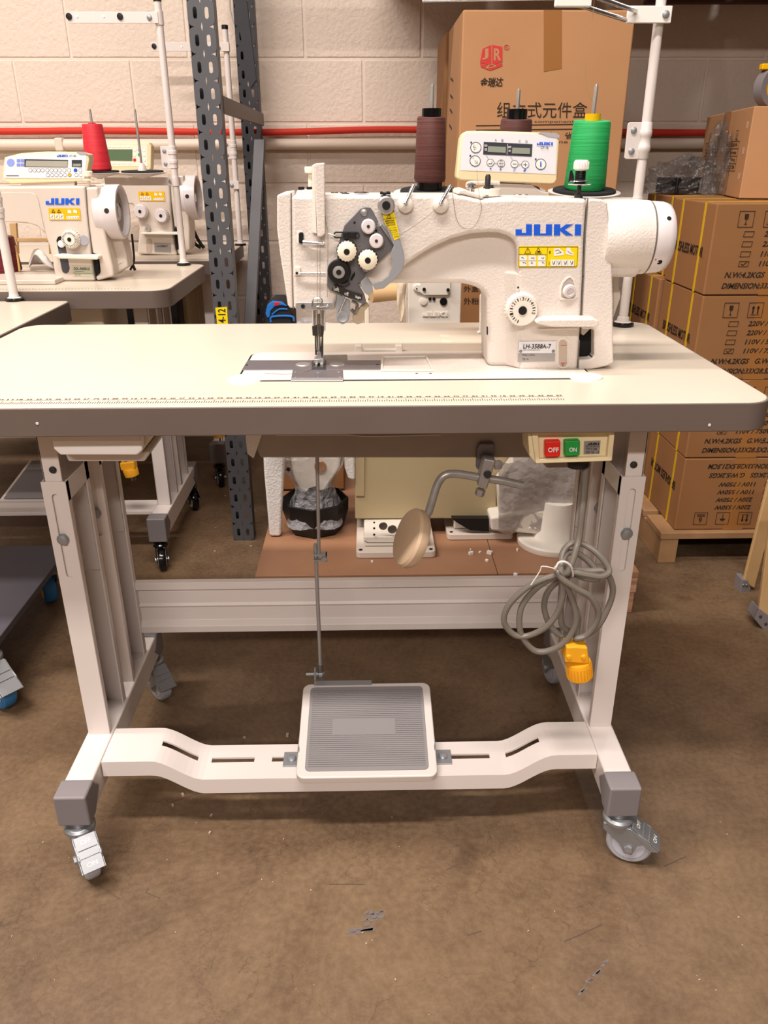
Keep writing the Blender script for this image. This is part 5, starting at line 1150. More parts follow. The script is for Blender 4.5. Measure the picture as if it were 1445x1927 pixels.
cbl = MB().tube([P(431, -10, 'Y', 2.1), P(432, 20, 'Y', 2.1), P(440, 50, 'Y', 2.1), P(452, 85, 'Y', 2.1)], .005, 8, 5).build('wall_cable', 'pale_beige')
tag(cbl, 'grey cable hanging down the wall beside the rear upright', 'cable')
# ================================================================== cartons on the right
PL = thing('pallet', 'wooden pallet on the floor under the stack of brown cartons', 'pallet', (1.25, 1.2, 0))
for k in range(5): MB().b2((.872, .982+k*.155, .076), (1.75, 1.11+k*.155, .095)).build('deck_board', 'pallet_wood', PL, bev=.002)
for x in (.875, 1.28, 1.69): MB().b2((x, .985, 0), (x+.05, 1.745, .0755)).build('stringer', 'pallet_wood', PL, bev=.002)
BX, BY, BH = .905, 1.0, .2145
def glyphs(mb, kind, c, u, v, s, n):
    """handling symbols: glass, arrows, umbrella, stack limit in a square of side s"""
    c = Vector(c); pt = lambda a, b: c+u*a*s+v*b*s
    q = [pt(-.5, -.5), pt(.5, -.5), pt(.5, .5), pt(-.5, .5), pt(-.5, -.5)]; mb.stroke(q, s*.035, n)
    if kind == 'glass': mb.ext([pt(-.14, .32), pt(.14, .32), pt(.12, .02), pt(0, -.06), pt(-.12, .02)], n*.0003); mb.stroke([pt(0, -.05), pt(0, -.28)], s*.04, n); mb.ext([pt(-.12, -.34), pt(.12, -.34), pt(0, -.26)], n*.0003)
    if kind == 'arrows':
        for a in (-.17, .17): mb.stroke([pt(a, -.22), pt(a, .14)], s*.1, n); mb.ext([pt(a-.12, .12), pt(a+.12, .12), pt(a, .32)], n*.0003)
        mb.stroke([pt(-.3, -.32), pt(.3, -.32)], s*.035, n)
    if kind == 'umbrella': mb.ext([pt(-.24, .02), pt(-.12, .16), pt(0, .22), pt(.12, .16), pt(.24, .02)], n*.0003); mb.stroke([pt(0, .05), pt(0, -.28), pt(.07, -.3)], s*.04, n)
    if kind == '6': text_on(mb, '6', pt(-.12, -.12), pt(.14, -.12), pt(-.12, .34), .01); mb.stroke([pt(-.3, -.22), pt(.3, -.22)], s*.05, n); mb.stroke([pt(-.3, -.33), pt(.3, -.33)], s*.05, n)
def motor_carton(x0, y0, z0, label, flip=False, front=True, skew=0):
    w_, d_ = .33, .285
    t = thing('carton', label, 'carton', (x0+w_/2, y0+d_/2, z0), 'brown motor cartons stacked on the pallet')
    h = BH-.001
    MB().b2((x0, y0, z0+.0005), (x0+w_, y0+d_, z0+h)).build('box', 'cardboard_dark', t, bev=.004)
    tp = MB(); tp.b2((x0+w_/2-.028, y0-.0006, z0+.0008), (x0+w_/2+.028, y0+.004, z0+h-.001)); tp.b2((x0+w_/2-.028, y0-.0004, z0+h-.002), (x0+w_/2+.028, y0+d_, z0+h+.0004)); tp.build('packing_tape', 'tape', t)
    for yy in (y0+.065, y0+.215): 
        q = MB(); q.b2((x0-.0012, yy-.005, z0+.0003), (x0+.0002, yy+.005, z0+h+.0006)); q.b2((x0-.0012, yy-.005, z0+h-.0002), (x0+w_, yy+.005, z0+h+.0008)); q.build('strap', 'strap_yellow', t)
    U, V, N_ = Vector((1, 0, 0)), Vector((0, 0, 1)), NB
    O = Vector((x0, y0-.0008, z0))
    if flip: O = Vector((x0+w_, y0-.0008, z0+h)); U = -U; V = -V
    A_ = lambda a, b: O+U*a+V*b
    w = MB()
    if front:
        for k, kd in enumerate(('glass', 'arrows', 'umbrella', '6')): glyphs(w, kd, A_(.075+k*.062, .178), U, V, .036, N_)
        for k, s in enumerate(('220V / 550W', '220V / 750W', '110V / 550W', '110V / 750W')):
            b = .138-k*.023
            text_on(w, s, A_(.125, b), A_(.225, b), A_(.128, b+.013), .028, 0)
            p = [A_(.075, b), A_(.098, b), A_(.100, b+.012), A_(.077, b+.012), A_(.075, b)]; w.stroke(p, .0012, N_)
            if k == 3: w.stroke([A_(.081, b+.006), A_(.086, b+.003), A_(.094, b+.010)], .0018, N_)
        text_on(w, 'N.W:4.2KGS   G.W:5.2KGS', A_(.045, .042), A_(.255, .042), A_(.049, .056), .028, 0)
        text_on(w, 'DIMENSION:33X28.5X21.5CM', A_(.042, .016), A_(.262, .016), A_(.046, .030), .028, 0)
    if front: w.build('print', mat('carton_ink', '#2a1d14', .7) if 'carton_ink' not in MATS else 'carton_ink', t, smooth=False)
    w = MB(); U2 = Vector((0, -1, 0)); O2 = Vector((x0-.0008, y0+d_-.04, z0+.085))
    if flip: O2 = Vector((x0-.0008, y0+.04, z0+.13)); U2 = -U2
    V2 = Vector((0, 0, 1))*(-1 if flip else 1)
    text_on(w, 'BRUSHLESS MOTOR', O2, O2+U2*.205, O2+V2*.026, .028, 0)
    w.build('side_print', 'carton_ink', t, smooth=False)
    return t
names = ['bottom', 'second lowest', 'third from the floor', 'topmost']
offs = [(.008, .0), (.006, .0), (-.012, .004), (-.014, .002)]
for k in range(4):
    motor_carton(BX+offs[k][0], BY+offs[k][1], .0955+k*BH, ['brown strapped motor carton with upside-down print at the bottom of the front stack', 'brown strapped motor carton, second from the bottom of the front stack', 'brown strapped motor carton, third from the bottom of the front stack', 'topmost brown strapped motor carton of the front stack'][k], flip=(k == 0))
for k in range(4):
    motor_carton(BX+[-.02, -.01, -.02, .01][k], BY+.302, .0955+k*BH, ['brown motor carton at the bottom of the rear stack', 'brown motor carton, second from the bottom of the rear stack', 'brown motor carton, third from the bottom of the rear stack', 'brown motor carton on top of the rear stack'][k], front=False)
# small carton on top, turned
ztop = .0955+4*BH
SC = thing('carton', 'small brown carton turned at an angle on top of the strapped motor cartons', 'carton', (1.05, 1.15, ztop))
c1 = P(1390, 374, 'Z', ztop+.001); a1 = P(1311, 357, 'Z', ztop+.001)
c1 = Vector((c1.x, c1.y, ztop+.0012))
e1 = Vector((a1.x-c1.x, a1.y-c1.y, 0)).normalized(); 
# left face runs back from the near corner, right face runs off to the right
lf = Vector((a1.x-c1.x, a1.y-c1.y, 0)).length; e2 = Vector((-e1.y, e1.x, 0)); e2 = e2 if e2.x > 0 else -e2
hh = .212
poly = [c1, c1+e1*lf, c1+e1*lf+e2*.3, c1+e2*.3]
MB().ext(poly, (0, 0, hh)).build('box', 'cardboard', SC, bev=.003)
nl = Vector((-e2.x, -e2.y, 0)); Ul = -e1; Ol = c1+e1*lf+nl*.0008; V = Vector((0, 0, 1)); AL = lambda a, b: Ol+Ul*a*lf+V*b*hh
tp = MB(); tp.ext([AL(.44, .002), AL(.58, .002), AL(.58, .998), AL(.44, .998)], nl*.0005); tp.build('packing_tape', 'tape', SC)
w = MB()
for k, kd in enumerate(('glass', 'arrows', 'umbrella', '6')): glyphs(w, kd, AL(.17+k*.2, .70), Ul, V, .026, nl)
for b in (.30, .385, .47, .555, .64): 
    if b != .64 or True: w.stroke([AL(.08, b-.0), AL(.84, b)], .0012, nl)
for a in (.08, .45, .84): w.stroke([AL(a, .30), AL(a, .64)], .0012, nl)
for k, (s1, s2) in enumerate((('VOLT 110V', 'OUTPUT 500W'), ('MODEL S4000P', 'R.P.M 5000r/min'), ('G.WT 5.5kg', 'N.WT 4.5kg'), ('PHASE SINGLE', 'SIZE 33X23X22CM'))):
    b = .575-k*.085
    text_on(w, s1, AL(.11, b), AL(.40, b), AL(.11, b+.045), .005, 0); text_on(w, s2, AL(.48, b), AL(.81, b), AL(.48, b+.045), .005, 0)
w.build('print', 'carton_ink', SC, smooth=False)
w = MB()
for b in (.22, .50, .78):
    for q in (0, .02): w.stroke([AL(.93+q, b), AL(.935+q, b+.06)], .002, nl)
w.build('staple', 'white_sticker', SC, smooth=False)
# fan / yellow tool on the small carton
fz = P(1445, 196, 'Y', 1.2)
FN = thing('tool_reel', 'small grey and yellow reel at the right edge on top of the small carton', 'reel', (c1.x+e1.x*.08+e2.x*.1, c1.y+e1.y*.08+e2.y*.1, ztop+hh+.003))
fc = Vector((P(1452, 170, 'Y', c1.y+.1).x, c1.y+.1, ztop+hh+.003+.046))
MB().lathe([(.030, -.015), (.046, -.015), (.046, .015), (.030, .015), (.030, -.015)], fc, (.3, -1, 0), 32).build('rim', 'cap_grey', FN); MB().lathe([(.03, -.012), (.03, .012)], fc, (.3, -1, 0), 24).build('hub', 'yellow_core', FN); MB().box(fc+Vector((-.03, -.005, .045)), (.022, .02, .014)).build('handle', 'yellow_core', FN, bev=.003)
# clear plastic bags behind
def crumple(name, label, cx, cy, cz, sx, sy, sz, m, seed, n=14):
    rn = random.Random(seed); mb = MB(); vs = []; fs = []
    ph = [rn.uniform(0, 6) for _ in range(6)]
    for i in range(n+1):
        th_ = math.pi*.5*i/n
        for j in range(2*n):
            a = 2*math.pi*j/(2*n); f = 1+.16*math.sin(3*a+ph[0]+2*th_)+.12*math.sin(7*a+ph[1])*math.sin(4*th_+ph[2])+rn.uniform(-.09, .09)
            vs.append((cx+sx*math.cos(a)*math.cos(th_)*f, cy+sy*math.sin(a)*math.cos(th_)*f, cz+max(0, sz*math.sin(th_)*f)))
    for i in range(n):
        for j in range(2*n): k = (j+1) % (2*n); fs.append((i*2*n+j, i*2*n+k, (i+1)*2*n+k, (i+1)*2*n+j))
    mb.add(vs, fs); o = mb.build(name, m, smooth=False); return tag(o, label, 'plastic bag')
mat('grey_film', '#5c5856', .16, alpha=.3, bump=(35, .8, .02, 4), spec=1)
pbz = ztop+.002
crumple('plastic_bag', 'crumpled clear plastic bag on the cartons behind the white thread pole', 1.00, 1.50, pbz, .12, .08, .085, 'grey_film', 5)
crumple('plastic_bag', 'upright clear plastic sleeve leaning at the small carton', 1.02, 1.36, pbz, .035, .035, .16, 'grey_film', 9)
BP = thing('bagged_parts', 'dark bagged machine parts under clear plastic on the cartons', 'parts', (1.02, 1.42, pbz))
MB().box((.98, 1.50, pbz+.022), (.12, .08, .042), Matrix.Rotation(.5, 3, 'Z')).build('dark_part', 'black_plastic', BP, bev=.004); MB().lathe([(.03, 0), (.03, .035), (.012, .05)], (1.05, 1.5, pbz), (0, 0, 1), 16).build('metal_part', 'brushed', BP)
# ================================================================== big cartons behind
JX0, JX1, JY = P(871, 22, 'Y', 1.35).x, P(1195, 40, 'Y', 1.35).x, 1.35
JT = P(1000, 18, 'Y', JY).z
def big(name, label, x0, x1, y0, y1, z0, z1, m): 
    t = thing('carton', label, 'carton', ((x0+x1)/2, (y0+y1)/2, z0)); MB().b2((x0, y0, z0), (x1, y1, z1)).build('box', m, t, bev=.005); return t
J = big('carton', 'large brown carton with a red cube logo and Chinese lettering behind the machine', JX0, JX1, JY, 1.72, .76, JT, 'cardboard')
jy = JY-.0008
MB().ext(PY([(1023, 19), (1057, 19), (1057, 129), (1023, 135)], jy), (0, .001, 0)).build('packing_tape', 'tape', J)
w = MB()
w.ext(PY([(908, 92), (924, 84.5), (924, 123), (903, 118)], jy), NB*.0004); w.ext(PY([(926, 84.5), (945, 88), (945, 116), (926, 123)], jy), NB*.0004); w.ext(PY([(903, 120), (924, 125), (945, 118.5), (945, 124), (922, 133), (905, 126)], jy), NB*.0004)
w.ring(PY(circ(953, 89, 5, 20), jy-.0004), PY(circ(953, 89, 4.2, 20), jy-.0004), (0, .0005, 0)); text_px(w, 'R', (951, 86.5, 955, 91.5), 'Y', jy)
w.build('logo_print', 'red_ink', J, smooth=False)
w = MB(); text_px(w, 'J', (907, 93, 919, 113, -2), 'Y', jy-.0005, .03); text_px(w, 'R', (929, 91, 943, 114), 'Y', jy-.0005, .03); text_px(w, 'D', (913, 122, 930, 129, -1), 'Y', jy-.0005, .03, slant=6)
w.build('logo_letters', 'cardboard', J, smooth=False)
w = MB()
text_px(w, '金瑞达', (902, 146, 945, 164, -1), 'Y', jy, .02, slant=3); text_px(w, '组立式元件盒', (935, 192, 1104, 222), 'Y', jy, .0)
text_px(w, 'vertical component box', (952, 226, 1110, 232), 'Y', jy, 0); text_px(w, '安全、省时、省力', (940, 248, 1100, 262), 'Y', jy, 0); text_px(w, 'safe, save time', (960, 264, 1068, 270), 'Y', jy, 0)
w.stroke(PY([(896, 236.5), (1146, 233)], jy), .0022, NB); w.stroke(PY([(896, 245), (1146, 242)], jy), .0022, NB)
w.build('print', 'carton_ink', J, smooth=False)
J2 = big('carton', 'dark brown carton standing low behind the machine arm with Chinese lettering', P(862, 545, 'Y', 1.36).x-.05, JX1-.02, 1.36, 1.73, .125, .759, 'cardboard_dark')
w = MB(); text_px(w, '外盒', (872, 538, 901, 549), 'Y', 1.3592, .01); text_px(w, '外粉', (872, 560, 901, 573), 'Y', 1.3592, .01); w.build('print', 'carton_ink', J2, smooth=False)
J3 = big('carton', 'brown carton with a torn taped corner standing behind the logo carton', P(838, 70, 'Y', 1.76).x, JX1-.1, 1.76, 2.05, .13, P(850, 60, 'Y', 1.76).z, 'cardboard_dark')
w = MB(); 
for b in (140, 175, 205, 238): w.stroke([Vector((JX0-.0006, 1.55, P(870, b, 'Y', JY).z)), Vector((JX0-.0006, 1.62, P(870, b, 'Y', JY).z+.012))], .006, (-1, 0, 0))
w.build('side_print', 'carton_ink', J, smooth=False)
# ================================================================== wooden ladder feet at the right edge
LD = thing('wooden_ladder', 'light wooden step ladder legs with grey metal feet at the right edge', 'ladder', (1.15, .75, 0))
def leg(p0, p1, q0, q1, th_=.012): MB().ext([p0, p1, q1, q0], (0, th_, 0)).build('leg', 'pine', LD, bev=.003)
y = .82
leg(P(1447, 905, 'Y', y), P(1474, 905, 'Y', y), P(1399, 1096, 'Y', y), P(1420, 1108, 'Y', y))
MB().ext(PY([(1397, 1091), (1407, 1092), (1413, 1108), (1410, 1118), (1392, 1116)], y-.004), (0, .04, 0)).build('metal_foot', 'cap_grey', LD, bev=.002)
for a in (1399, 1405): screw(LD, P(a, 1101, 'Y', y-.004), NB, .004, 'steel', 'rivet')
MB().ext(PY([(1408, 1113), (1432, 1112), (1430, 1120), (1408, 1119)], y+.01), (0, .02, 0)).build('foot_pin', 'dark_steel', LD)
leg(P(1452, 960, 'Y', .64), P(1500, 960, 'Y', .64), P(1427, 1155, 'Y', .64), P(1470, 1190, 'Y', .64))
MB().ext(PY([(1429, 1146), (1455, 1165), (1452, 1205), (1420, 1166)], .636), (0, .044, 0)).build('metal_foot', 'cap_grey', LD, bev=.002)
for a, b in ((1431, 1160), (1441, 1174)): screw(LD, P(a, b, 'Y', .636), NB, .004, 'rust_beam', 'rivet')
MB().cyl(P(1436, 1030, 'Y', .85), P(1470, 1000, 'Y', .85), .008).build('brace', 'zinc', LD)
# ================================================================== low plywood platform and what stands on it
PF = thing('plywood_platform', 'low plywood platform on the floor behind the foreground table', 'platform', (.25, 1.2, 0))
pz = .12
MB().b2((-.222, .714, .104), (.372, 1.76, pz)).build('plywood_sheet', 'plywood', PF, bev=.001); MB().b2((.3735, .714, .104), (.722, 1.76, pz)).build('plywood_sheet', 'plywood', PF, bev=.001)
for x in (-.20, .24, .66): MB().b2((x, .718, 0), (x+.06, 1.75, .1035)).build('bearer', 'plywood_edge', PF, bev=.003)
MB().b2((-.222, .7145, .06), (.722, .735, .1035)).build('front_board', 'plywood_edge', PF, bev=.003)
FO = MB().ext([P(a, b, 'Y', .93) for a, b in ((493, 800), (545, 790), (533, 1000), (531, 1048), (509, 1048), (508, 1035), (499, 930))], (0, .02, 0)).build('foam_sheet', 'foam', bev=.008)
FO.location = (0, 0, 0)
zf = min((FO.matrix_world @ v.co).z for v in FO.data.vertices); FO.location.z = pz+.001-zf
tag(FO, 'thick white foam sheet standing on the platform beside the wrapped motor', 'foam')
# wrapped machine head standing on its nose, black base below
WM = thing('wrapped_machine', 'cream machine head wrapped in clear film standing in a black tray', 'machine', (.02, 1.05, pz))
cx = P(600, 1000, 'Y', .98).x-.008
MB().lathe([(.062, .001), (.075, .004), (.090, .055), (.091, .09), (.087, .092), (.07, .06)], (cx, .99, pz), (0, 0, 1), 8).build('black_tray', 'black_plastic', WM)
MB().lathe([(.055, .02), (.05, .08), (.036, .12), (.03, .14)], (cx, .99, pz), (0, 0, 1), 9).build('dark_motor', 'black_gloss', WM)
MB().ext([P(a, b, 'Y', .96) for a, b in ((535, 790), (650, 790), (640, 880), (612, 925), (565, 930), (548, 890))], (0, .08, 0)).build('machine_body', 'machine_smooth', WM, bev=.008)
MB().lathe([(.006, 0), (.005, .002)], P(543, 883, 'Y', .955), NB, 14).build('body_screw', 'black_plastic', WM)
MB().lathe([(.016, 0), (.014, .002), (.006, .001)], P(603, 878, 'Y', .955), NB, 18).build('rust_spot', 'tape', WM)
rn = random.Random(4); vs = []; fs = []; n = 26; ph = 7
for i in range(ph+1):
    z = pz+.035+(.235)*i/ph; rr = .094-.042*math.sin(math.pi*.5*min(1, i/3.5)) if i < 4 else .055+.018*(i-3)
    for j in range(n):
        a = 2*math.pi*j/n; f = 1+.09*math.sin(5*a+i)+rn.uniform(-.06, .06); vs.append((cx+math.cos(a)*rr*f*.92, .99+math.sin(a)*rr*f, z))
for i in range(ph):
    for j in range(n): k = (j+1) % n; fs.append((i*n+j, i*n+k, (i+1)*n+k, (i+1)*n+j))
mat('wrap_film', '#c9c8cc', .1, alpha=.38, bump=(45, 1, .02, 4), spec=1)
MB().add(vs, fs).build('film_wrap', 'wrap_film', WM, smooth=False)
FB = MB().ext([P(a, b, 'Y', .92) for a, b in ((646, 790), (668, 790), (668, 905), (655, 902), (648, 880))], (0, .03, 0)).build('foam_block', 'foam', bev=.006)
# cream housing standing on the base blocks
CBX0, CBX1 = P(668, 900, 'Y', .93).x, P(936, 900, 'Y', .93).x
HB = thing('machine_housing', 'large plain cream machine housing standing on the platform behind the knee lifter', 'housing', ((CBX0+CBX1)/2, 1.0, .2))
zb_ = P(800, 977, 'Y', .93).z
MB().ext([P(a, b, 'Y', .93) for a, b in ((667, 760), (963, 760), (962, 862), (936, 905), (934, 976), (668, 977))], (0, .16, 0)).build('housing_shell', mat('housing_tan', '#b7a682', .45), HB, bev=.004)
MB().ext([P(a, b, 'Y', .926) for a, b in ((667, 780), (687, 780), (686, 934), (669, 934))], (0, .006, 0)).build('shell_rib', 'housing_tan', HB, bev=.002)
tag(FB, 'ragged white foam block tucked beside the cream housing', 'foam'); FB.parent = None
# base blocks
def base_block(label, x0, x1, y0, y1, z1, extra=None):
    t = thing('cast_bed', label, 'machine bed', ((x0+x1)/2, (y0+y1)/2, pz))
    MB().ext(XY(rrect(x0, x1, y0, y1, .012), pz+.0005), (0, 0, .018)).build('base_plate', 'old_machine', t, bev=.003)
    MB().b2((x0+.02, y0+.03, pz+.019), (x1-.02, y1, z1)).build('base_body', 'machine_smooth', t, bev=.005)
    for x in (x0+.012, x1-.012): MB().lathe([(.005, 0), (.0045, .0008)], (x, y0+.014, pz+.0186), (0, 0, 1), 12).build('bolt_hole', 'interior_black', t)
    return t
b1x0, b1x1 = P(670, 1058, 'Y', .80).x, P(820, 1055, 'Y', .80).x
t = base_block('cream machine base with two round ports below the cream housing', b1x0, b1x1, .80, 1.09, zb_-.001)
for a, b, r in ((721, 990, .011), (738, 996, .012), (704, 983, .0025), (704, 994, .003), (704, 1006, .003)):
    MB().lathe([(r, 0), (r*.9, .002), (r*.6, .001)], P(a, b, 'Y', .83), NB, 18).build('port', 'steel' if r > .01 else 'dark_steel', t)
MB().stroke(PY([(686, 1018), (692, 1021), (760, 1021)], .8298), .0018, NB).build('base_seam', 'seam', t, smooth=False)
b2x0, b2x1 = P(841, 1022, 'Y', .90).x, P(966, 1020, 'Y', .90).x
t = base_block('flat cream machine base to the right of the knee pad', b2x0, b2x1, .90, 1.09, zb_-.001)
MB().ext([P(a, b, 'Y', .90) for a, b in ((850, 976), (920, 976), (920, 1000), (885, 998), (862, 985))], (0, .02, 0)).build('black_strap', 'black_plastic', t)
# wrapped cylinder-arm machine on the right
CM = thing('wrapped_cylinder_machine', 'cream cylinder-bed machine wrapped in clear film on a round foot', 'machine', (.56, .95, pz))
fx = P(1035, 1035, 'Y', .88)
MB().lathe([(.088, .0005), (.09, .004), (.09, .016), (.085, .02)], (fx.x, .88, pz), (0, 0, 1), 40).build('round_foot', 'machine_smooth', CM)
MB().lathe([(.062, .02), (.05, .045), (.045, .10), (.043, .12)], (fx.x+.012, .89, pz), (0, 0, 1), 28).build('pedestal', 'machine_smooth', CM)
MB().ext([P(a, b, 'Y', .87) for a, b in ((922, 974), (1000, 962), (1078, 955), (1082, 1000), (1032, 1008), (924, 1000))], (0, .07, 0)).build('cylinder_arm', 'machine_smooth', CM, bev=.008, seg=3)
MB().ext([P(a, b, 'Y', .885) for a, b in ((965, 780), (1088, 780), (1084, 960), (1000, 966), (940, 974), (936, 905), (962, 870))], (0, .04, 0)).build('machine_body', 'machine_smooth', CM, bev=.006)
w = MB().ring(PY(circ(1074, 926, 9), .8835), PY(circ(1074, 926, 6), .8835), (0, .003, 0)).build('round_port', 'old_machine', CM)
for a, b in ((1000, 994), (1010, 994)): MB().lathe([(.004, 0), (.003, .002)], P(a-3, b, 'Y', .8695), NB, 10).build('arm_screw', 'machine_smooth', CM)
MB().lathe([(.007, 0), (.006, .002)], P(1033, 995, 'Y', .8695), NB, 14).build('arm_plug', 'steel', CM)
rn = random.Random(8); vs = []; fs = []; nx, nz = 16, 14
for i in range(nx+1):
    for j in range(nz+1):
        p = P(938+i*9.4, 866+j*9.5+(6*math.sin(i*.8)), 'Y', .868+rn.uniform(-.0014, .0014)+.003*math.sin(i*.5+j*.4)); vs.append(p)
for i in range(nx):
    for j in range(nz): fs.append((i*(nz+1)+j, i*(nz+1)+j+1, (i+1)*(nz+1)+j+1, (i+1)*(nz+1)+j))
mat('stretch_film', '#b9b0ac', .14, alpha=.45, bump=(45, .6, .01, 4), spec=1)
MB().add(vs, fs).build('film_wrap', 'stretch_film', CM, smooth=False, solid=.0006)
# dust and foam crumbs on platform and floor
def crumbs(name, label, spots, z, m):
    mb = MB(); rn = random.Random(1)
    for a, b, s in spots:
        p = P(a, b, 'Z', z); mb.box((p.x, p.y, z+s*.5), (s*1.6, s, s), Matrix.Rotation(rn.uniform(0, 3), 3, 'Z'))
    return tag(mb.build(name, m, smooth=False), label, 'debris', kind='stuff')
crumbs('foam_crumbs', 'small white foam crumbs on the plywood platform', [(886, 1043, .007), (921, 1042, .008), (916, 1056, .005), (903, 1040, .004), (885, 1035, .003), (973, 1036, .005), (700, 1058, .004), (970, 1083, .006)], pz, 'foam')
rn = random.Random(12)
crumbs('floor_debris', 'tiny pale crumbs scattered over the concrete floor', [(rn.uniform(20, 1430), rn.uniform(1500, 1920), rn.choice((.0008, .0012, .0016))) for _ in range(38)] + [(rn.uniform(370, 480), rn.uniform(870, 1050), rn.choice((.002, .0035))) for _ in range(24)] + [(344, 1497, .004), (325, 1516, .003), (398, 1535, .003), (395, 1568, .003), (541, 1385, .005), (460, 1389, .003)], .0003, mat('crumb', '#b3a08a', .8))
sc = MB()
for pts in (((1062, 1772), (1100, 1755), (1132, 1740)), ((300, 1690), (275, 1680), (278, 1672)), ((185, 1665), (225, 1692)), ((620, 1664), (685, 1664)), ((1250, 1630), (1290, 1612)), ((320, 1510), (400, 1485)), ((840, 1637), (862, 1625)), ((880, 1760), (905, 1752))): sc.stroke([P(a, b, 'Z', .0002) for a, b in pts], .0016, (0, 0, 1), .0002)
tag(sc.build('floor_scuff', mat('scuff', '#55463a', .6), smooth=False), 'thin dark scuff lines on the concrete floor in front', 'scuff marks', kind='stuff')
sc = MB(); rn = random.Random(5)
for k in range(16):
    cx_, cy_ = rn.uniform(645, 705), rn.uniform(1717, 1760); cx_ = 645+(1760-cy_)*.9+rn.uniform(0, 30); l = rn.uniform(8, 26)
    sc.ext([P(a, b, 'Z', .0002) for a, b in ((cx_, cy_), (cx_+l, cy_-rn.uniform(3, 7)), (cx_+l-3, cy_+2), (cx_-3, cy_+4))], (0, 0, .0002))
for k in range(14):
    t_ = rn.random(); cx_, cy_ = 1085+55*t_+rn.uniform(-3, 3), 1870-62*t_+rn.uniform(-4, 4)
    sc.ext([P(a, b, 'Z', .0002) for a, b in ((cx_, cy_), (cx_+8, cy_-6), (cx_+10, cy_-3), (cx_+3, cy_+4))], (0, 0, .0002))
tag(sc.build('floor_paint_mark', mat('paint_mark', '#6b625f', .5), smooth=False), 'grey scraped paint marks on the concrete floor in front', 'paint mark', kind='stuff')
# ================================================================== things seen between arm and table top
CM2 = thing('sewing_machine', 'cream machine column with a round black plug seen under the foreground arm', 'sewing machine', (.18, 1.0, .62)); y = .96
zh = P(800, 760, 'Y', .93).z+.001
q0 = P(768, 520, 'Y', y); q1 = P(870, 520, 'Y', y)
MB().b2((q0.x, y, zh), (q1.x, y+.1, q0.z+.02)).build('column', 'machine_smooth', CM2, bev=.004)
MB().ext(PY([(790, 525), (848, 525), (848, 551), (842, 556), (798, 556), (790, 551)], y-.006), (0, .008, 0)).build('cover_plate', 'machine_smooth', CM2, bev=.002)
MB().ext(PY([(778, 538), (784, 535), (792, 536), (792, 551), (785, 550), (778, 545)], y-.006), (0, .008, 0)).build('side_tab', 'machine_smooth', CM2, bev=.002)
for a, b, r, m_ in ((798, 544.5, .0042, 'black_plastic'), (843, 545.5, .0042, 'black_plastic'), (784, 543, .0018, 'black_plastic'), (809, 562.5, .004, 'black_plastic'), (816.5, 562.5, .004, 'black_plastic'), (834.5, 567.5, .0095, 'black_gloss')): MB().lathe([(r, 0), (r*.9, .003)], P(a, b, 'Y', y-.007 if b < 556 else y-.0005), NB, 18).build('screw', m_, CM2)
MB().lathe([(.009, 0), (.009, .004), (.003, .005)], P(797, 566.5, 'Y', y), NB, 20).build('round_boss', 'machine_smooth', CM2)
logo_px(MB(), 795, 587, 842, 595, 'Y', y-.0004, 0, .0025).build('cast_lettering', 'machine_smooth', CM2, smooth=False)
CL = MB(); gx = []
for i in range(8):
    for j, a in enumerate((746, 752, 758, 766)):
        b = 530+i*11; w_ = a-756; k_ = 1-.07*i if i < 6 else .35; gx.append(P(756+w_*k_+(3 if i > 4 else 0)-i*.6, b, 'Y', .92+.004*math.sin(j*2+i)))
CL.add(gx, [(i*4+j, i*4+j+1, (i+1)*4+j+1, (i+1)*4+j) for i in range(7) for j in range(3)])
tag(CL.build('cloth_strip', 'cloth', solid=.003, sub=1), 'beige knotted cloth strip hanging beside the column under the arm', 'cloth')
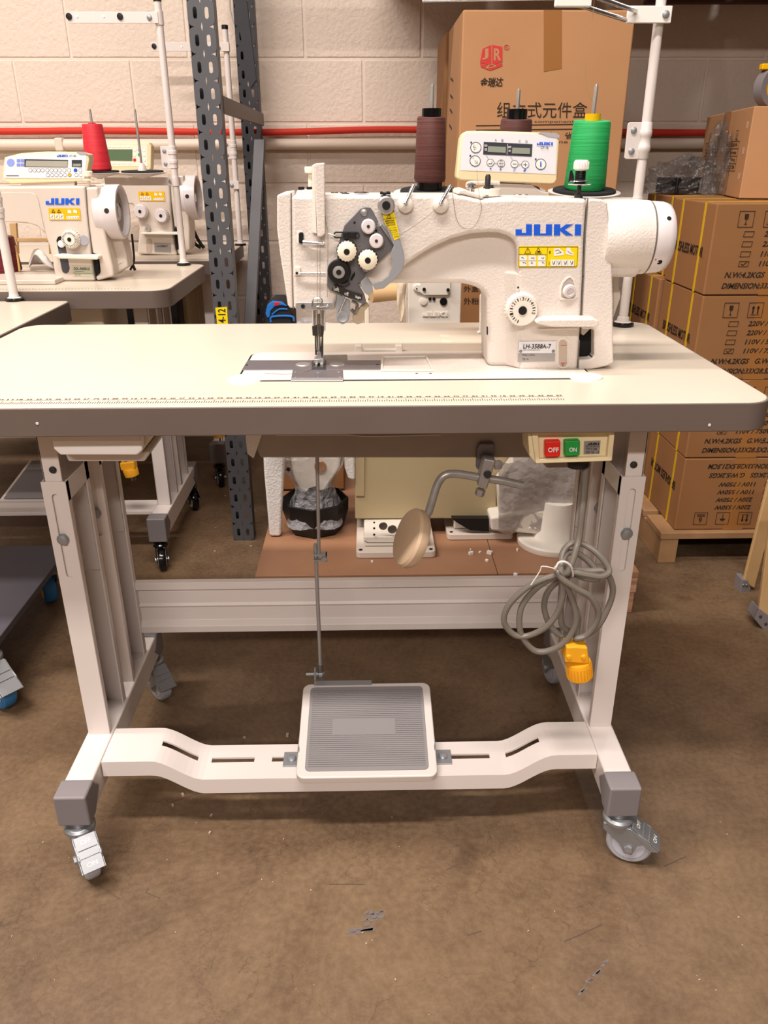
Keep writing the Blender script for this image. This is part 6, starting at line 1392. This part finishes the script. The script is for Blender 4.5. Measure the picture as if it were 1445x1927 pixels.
CT = MB().tube([P(698, 553, 'Y', 1.05), P(745, 548, 'Y', 1.07)], .022, 20).build('cardboard_roll', mat('kraft', '#d0ac7e', .8)); tag(CT, 'tan cardboard roll behind the tension unit', 'roll')
WR = thing('wire_shelf', 'small cream wire shelf behind the tension unit', 'shelf', (.06, 1.08, .12))
xa, xb = P(690, 560, 'Y', 1.08).x, P(765, 560, 'Y', 1.08).x; zt = P(700, 562, 'Y', 1.08).z
for x in (xa, xb): MB().b2((x-.006, 1.1, pz+.001), (x+.006, 1.112, zt+.03)).build('post', 'cream_plastic', WR, bev=.002)
MB().cyl((xa, 1.106, zt), (xb, 1.106, zt), .003).build('rail', 'zinc', WR)
MB().b2((xa, 1.10, zt-.006), (xb, 1.2, zt-.003)).build('shelf_board', 'dark_board', WR)
TBg = thing('tool_bag', 'black and blue tool bag lying left of the machine head', 'bag', (-.14, 1.25, .6))
yb = 1.25; bz0 = P(520, 640, 'Y', yb).z
BS = big('carton', 'dark brown carton below the blue and black tool bag', P(498, 600, 'Y', yb).x, P(560, 600, 'Y', yb).x+.12, 1.25, 1.5, .125, bz0-.001, 'cardboard_dark')
MB().ext(PY([(498, 640), (497, 590), (502, 573), (512, 566), (528, 566), (540, 574), (551, 592), (553, 640)], yb), (0, .12, 0)).build('bag_body', 'bag_black', TBg, bev=.012, seg=3)
MB().ext(PY([(499, 590), (503, 574), (512, 567), (529, 568), (541, 577), (530, 575), (516, 578), (509, 586), (508, 596), (503, 600)], yb-.004), (0, .03, 0)).build('blue_panel', 'bag_blue', TBg, bev=.003)
q = MB().tube(PY([(510, 606), (512, 596), (548, 595), (553, 604)], yb-.003), .003, 8, 3).tube(PY([(512, 592), (525, 582), (541, 582)], yb-.003), .002, 8, 3).build('blue_piping', 'bag_blue', TBg)
MB().ext(PY([(515, 570), (526, 569), (527, 573), (516, 575)], yb-.006), (0, .004, 0)).build('red_tag', 'red_button', TBg)
o = crumple('plastic_bag', 'clear plastic bag lying behind the needle bar above the table', P(590, 600, 'Y', 1.18).x, 1.22, bz0, .09, .05, .055, 'wrap_film', 3)
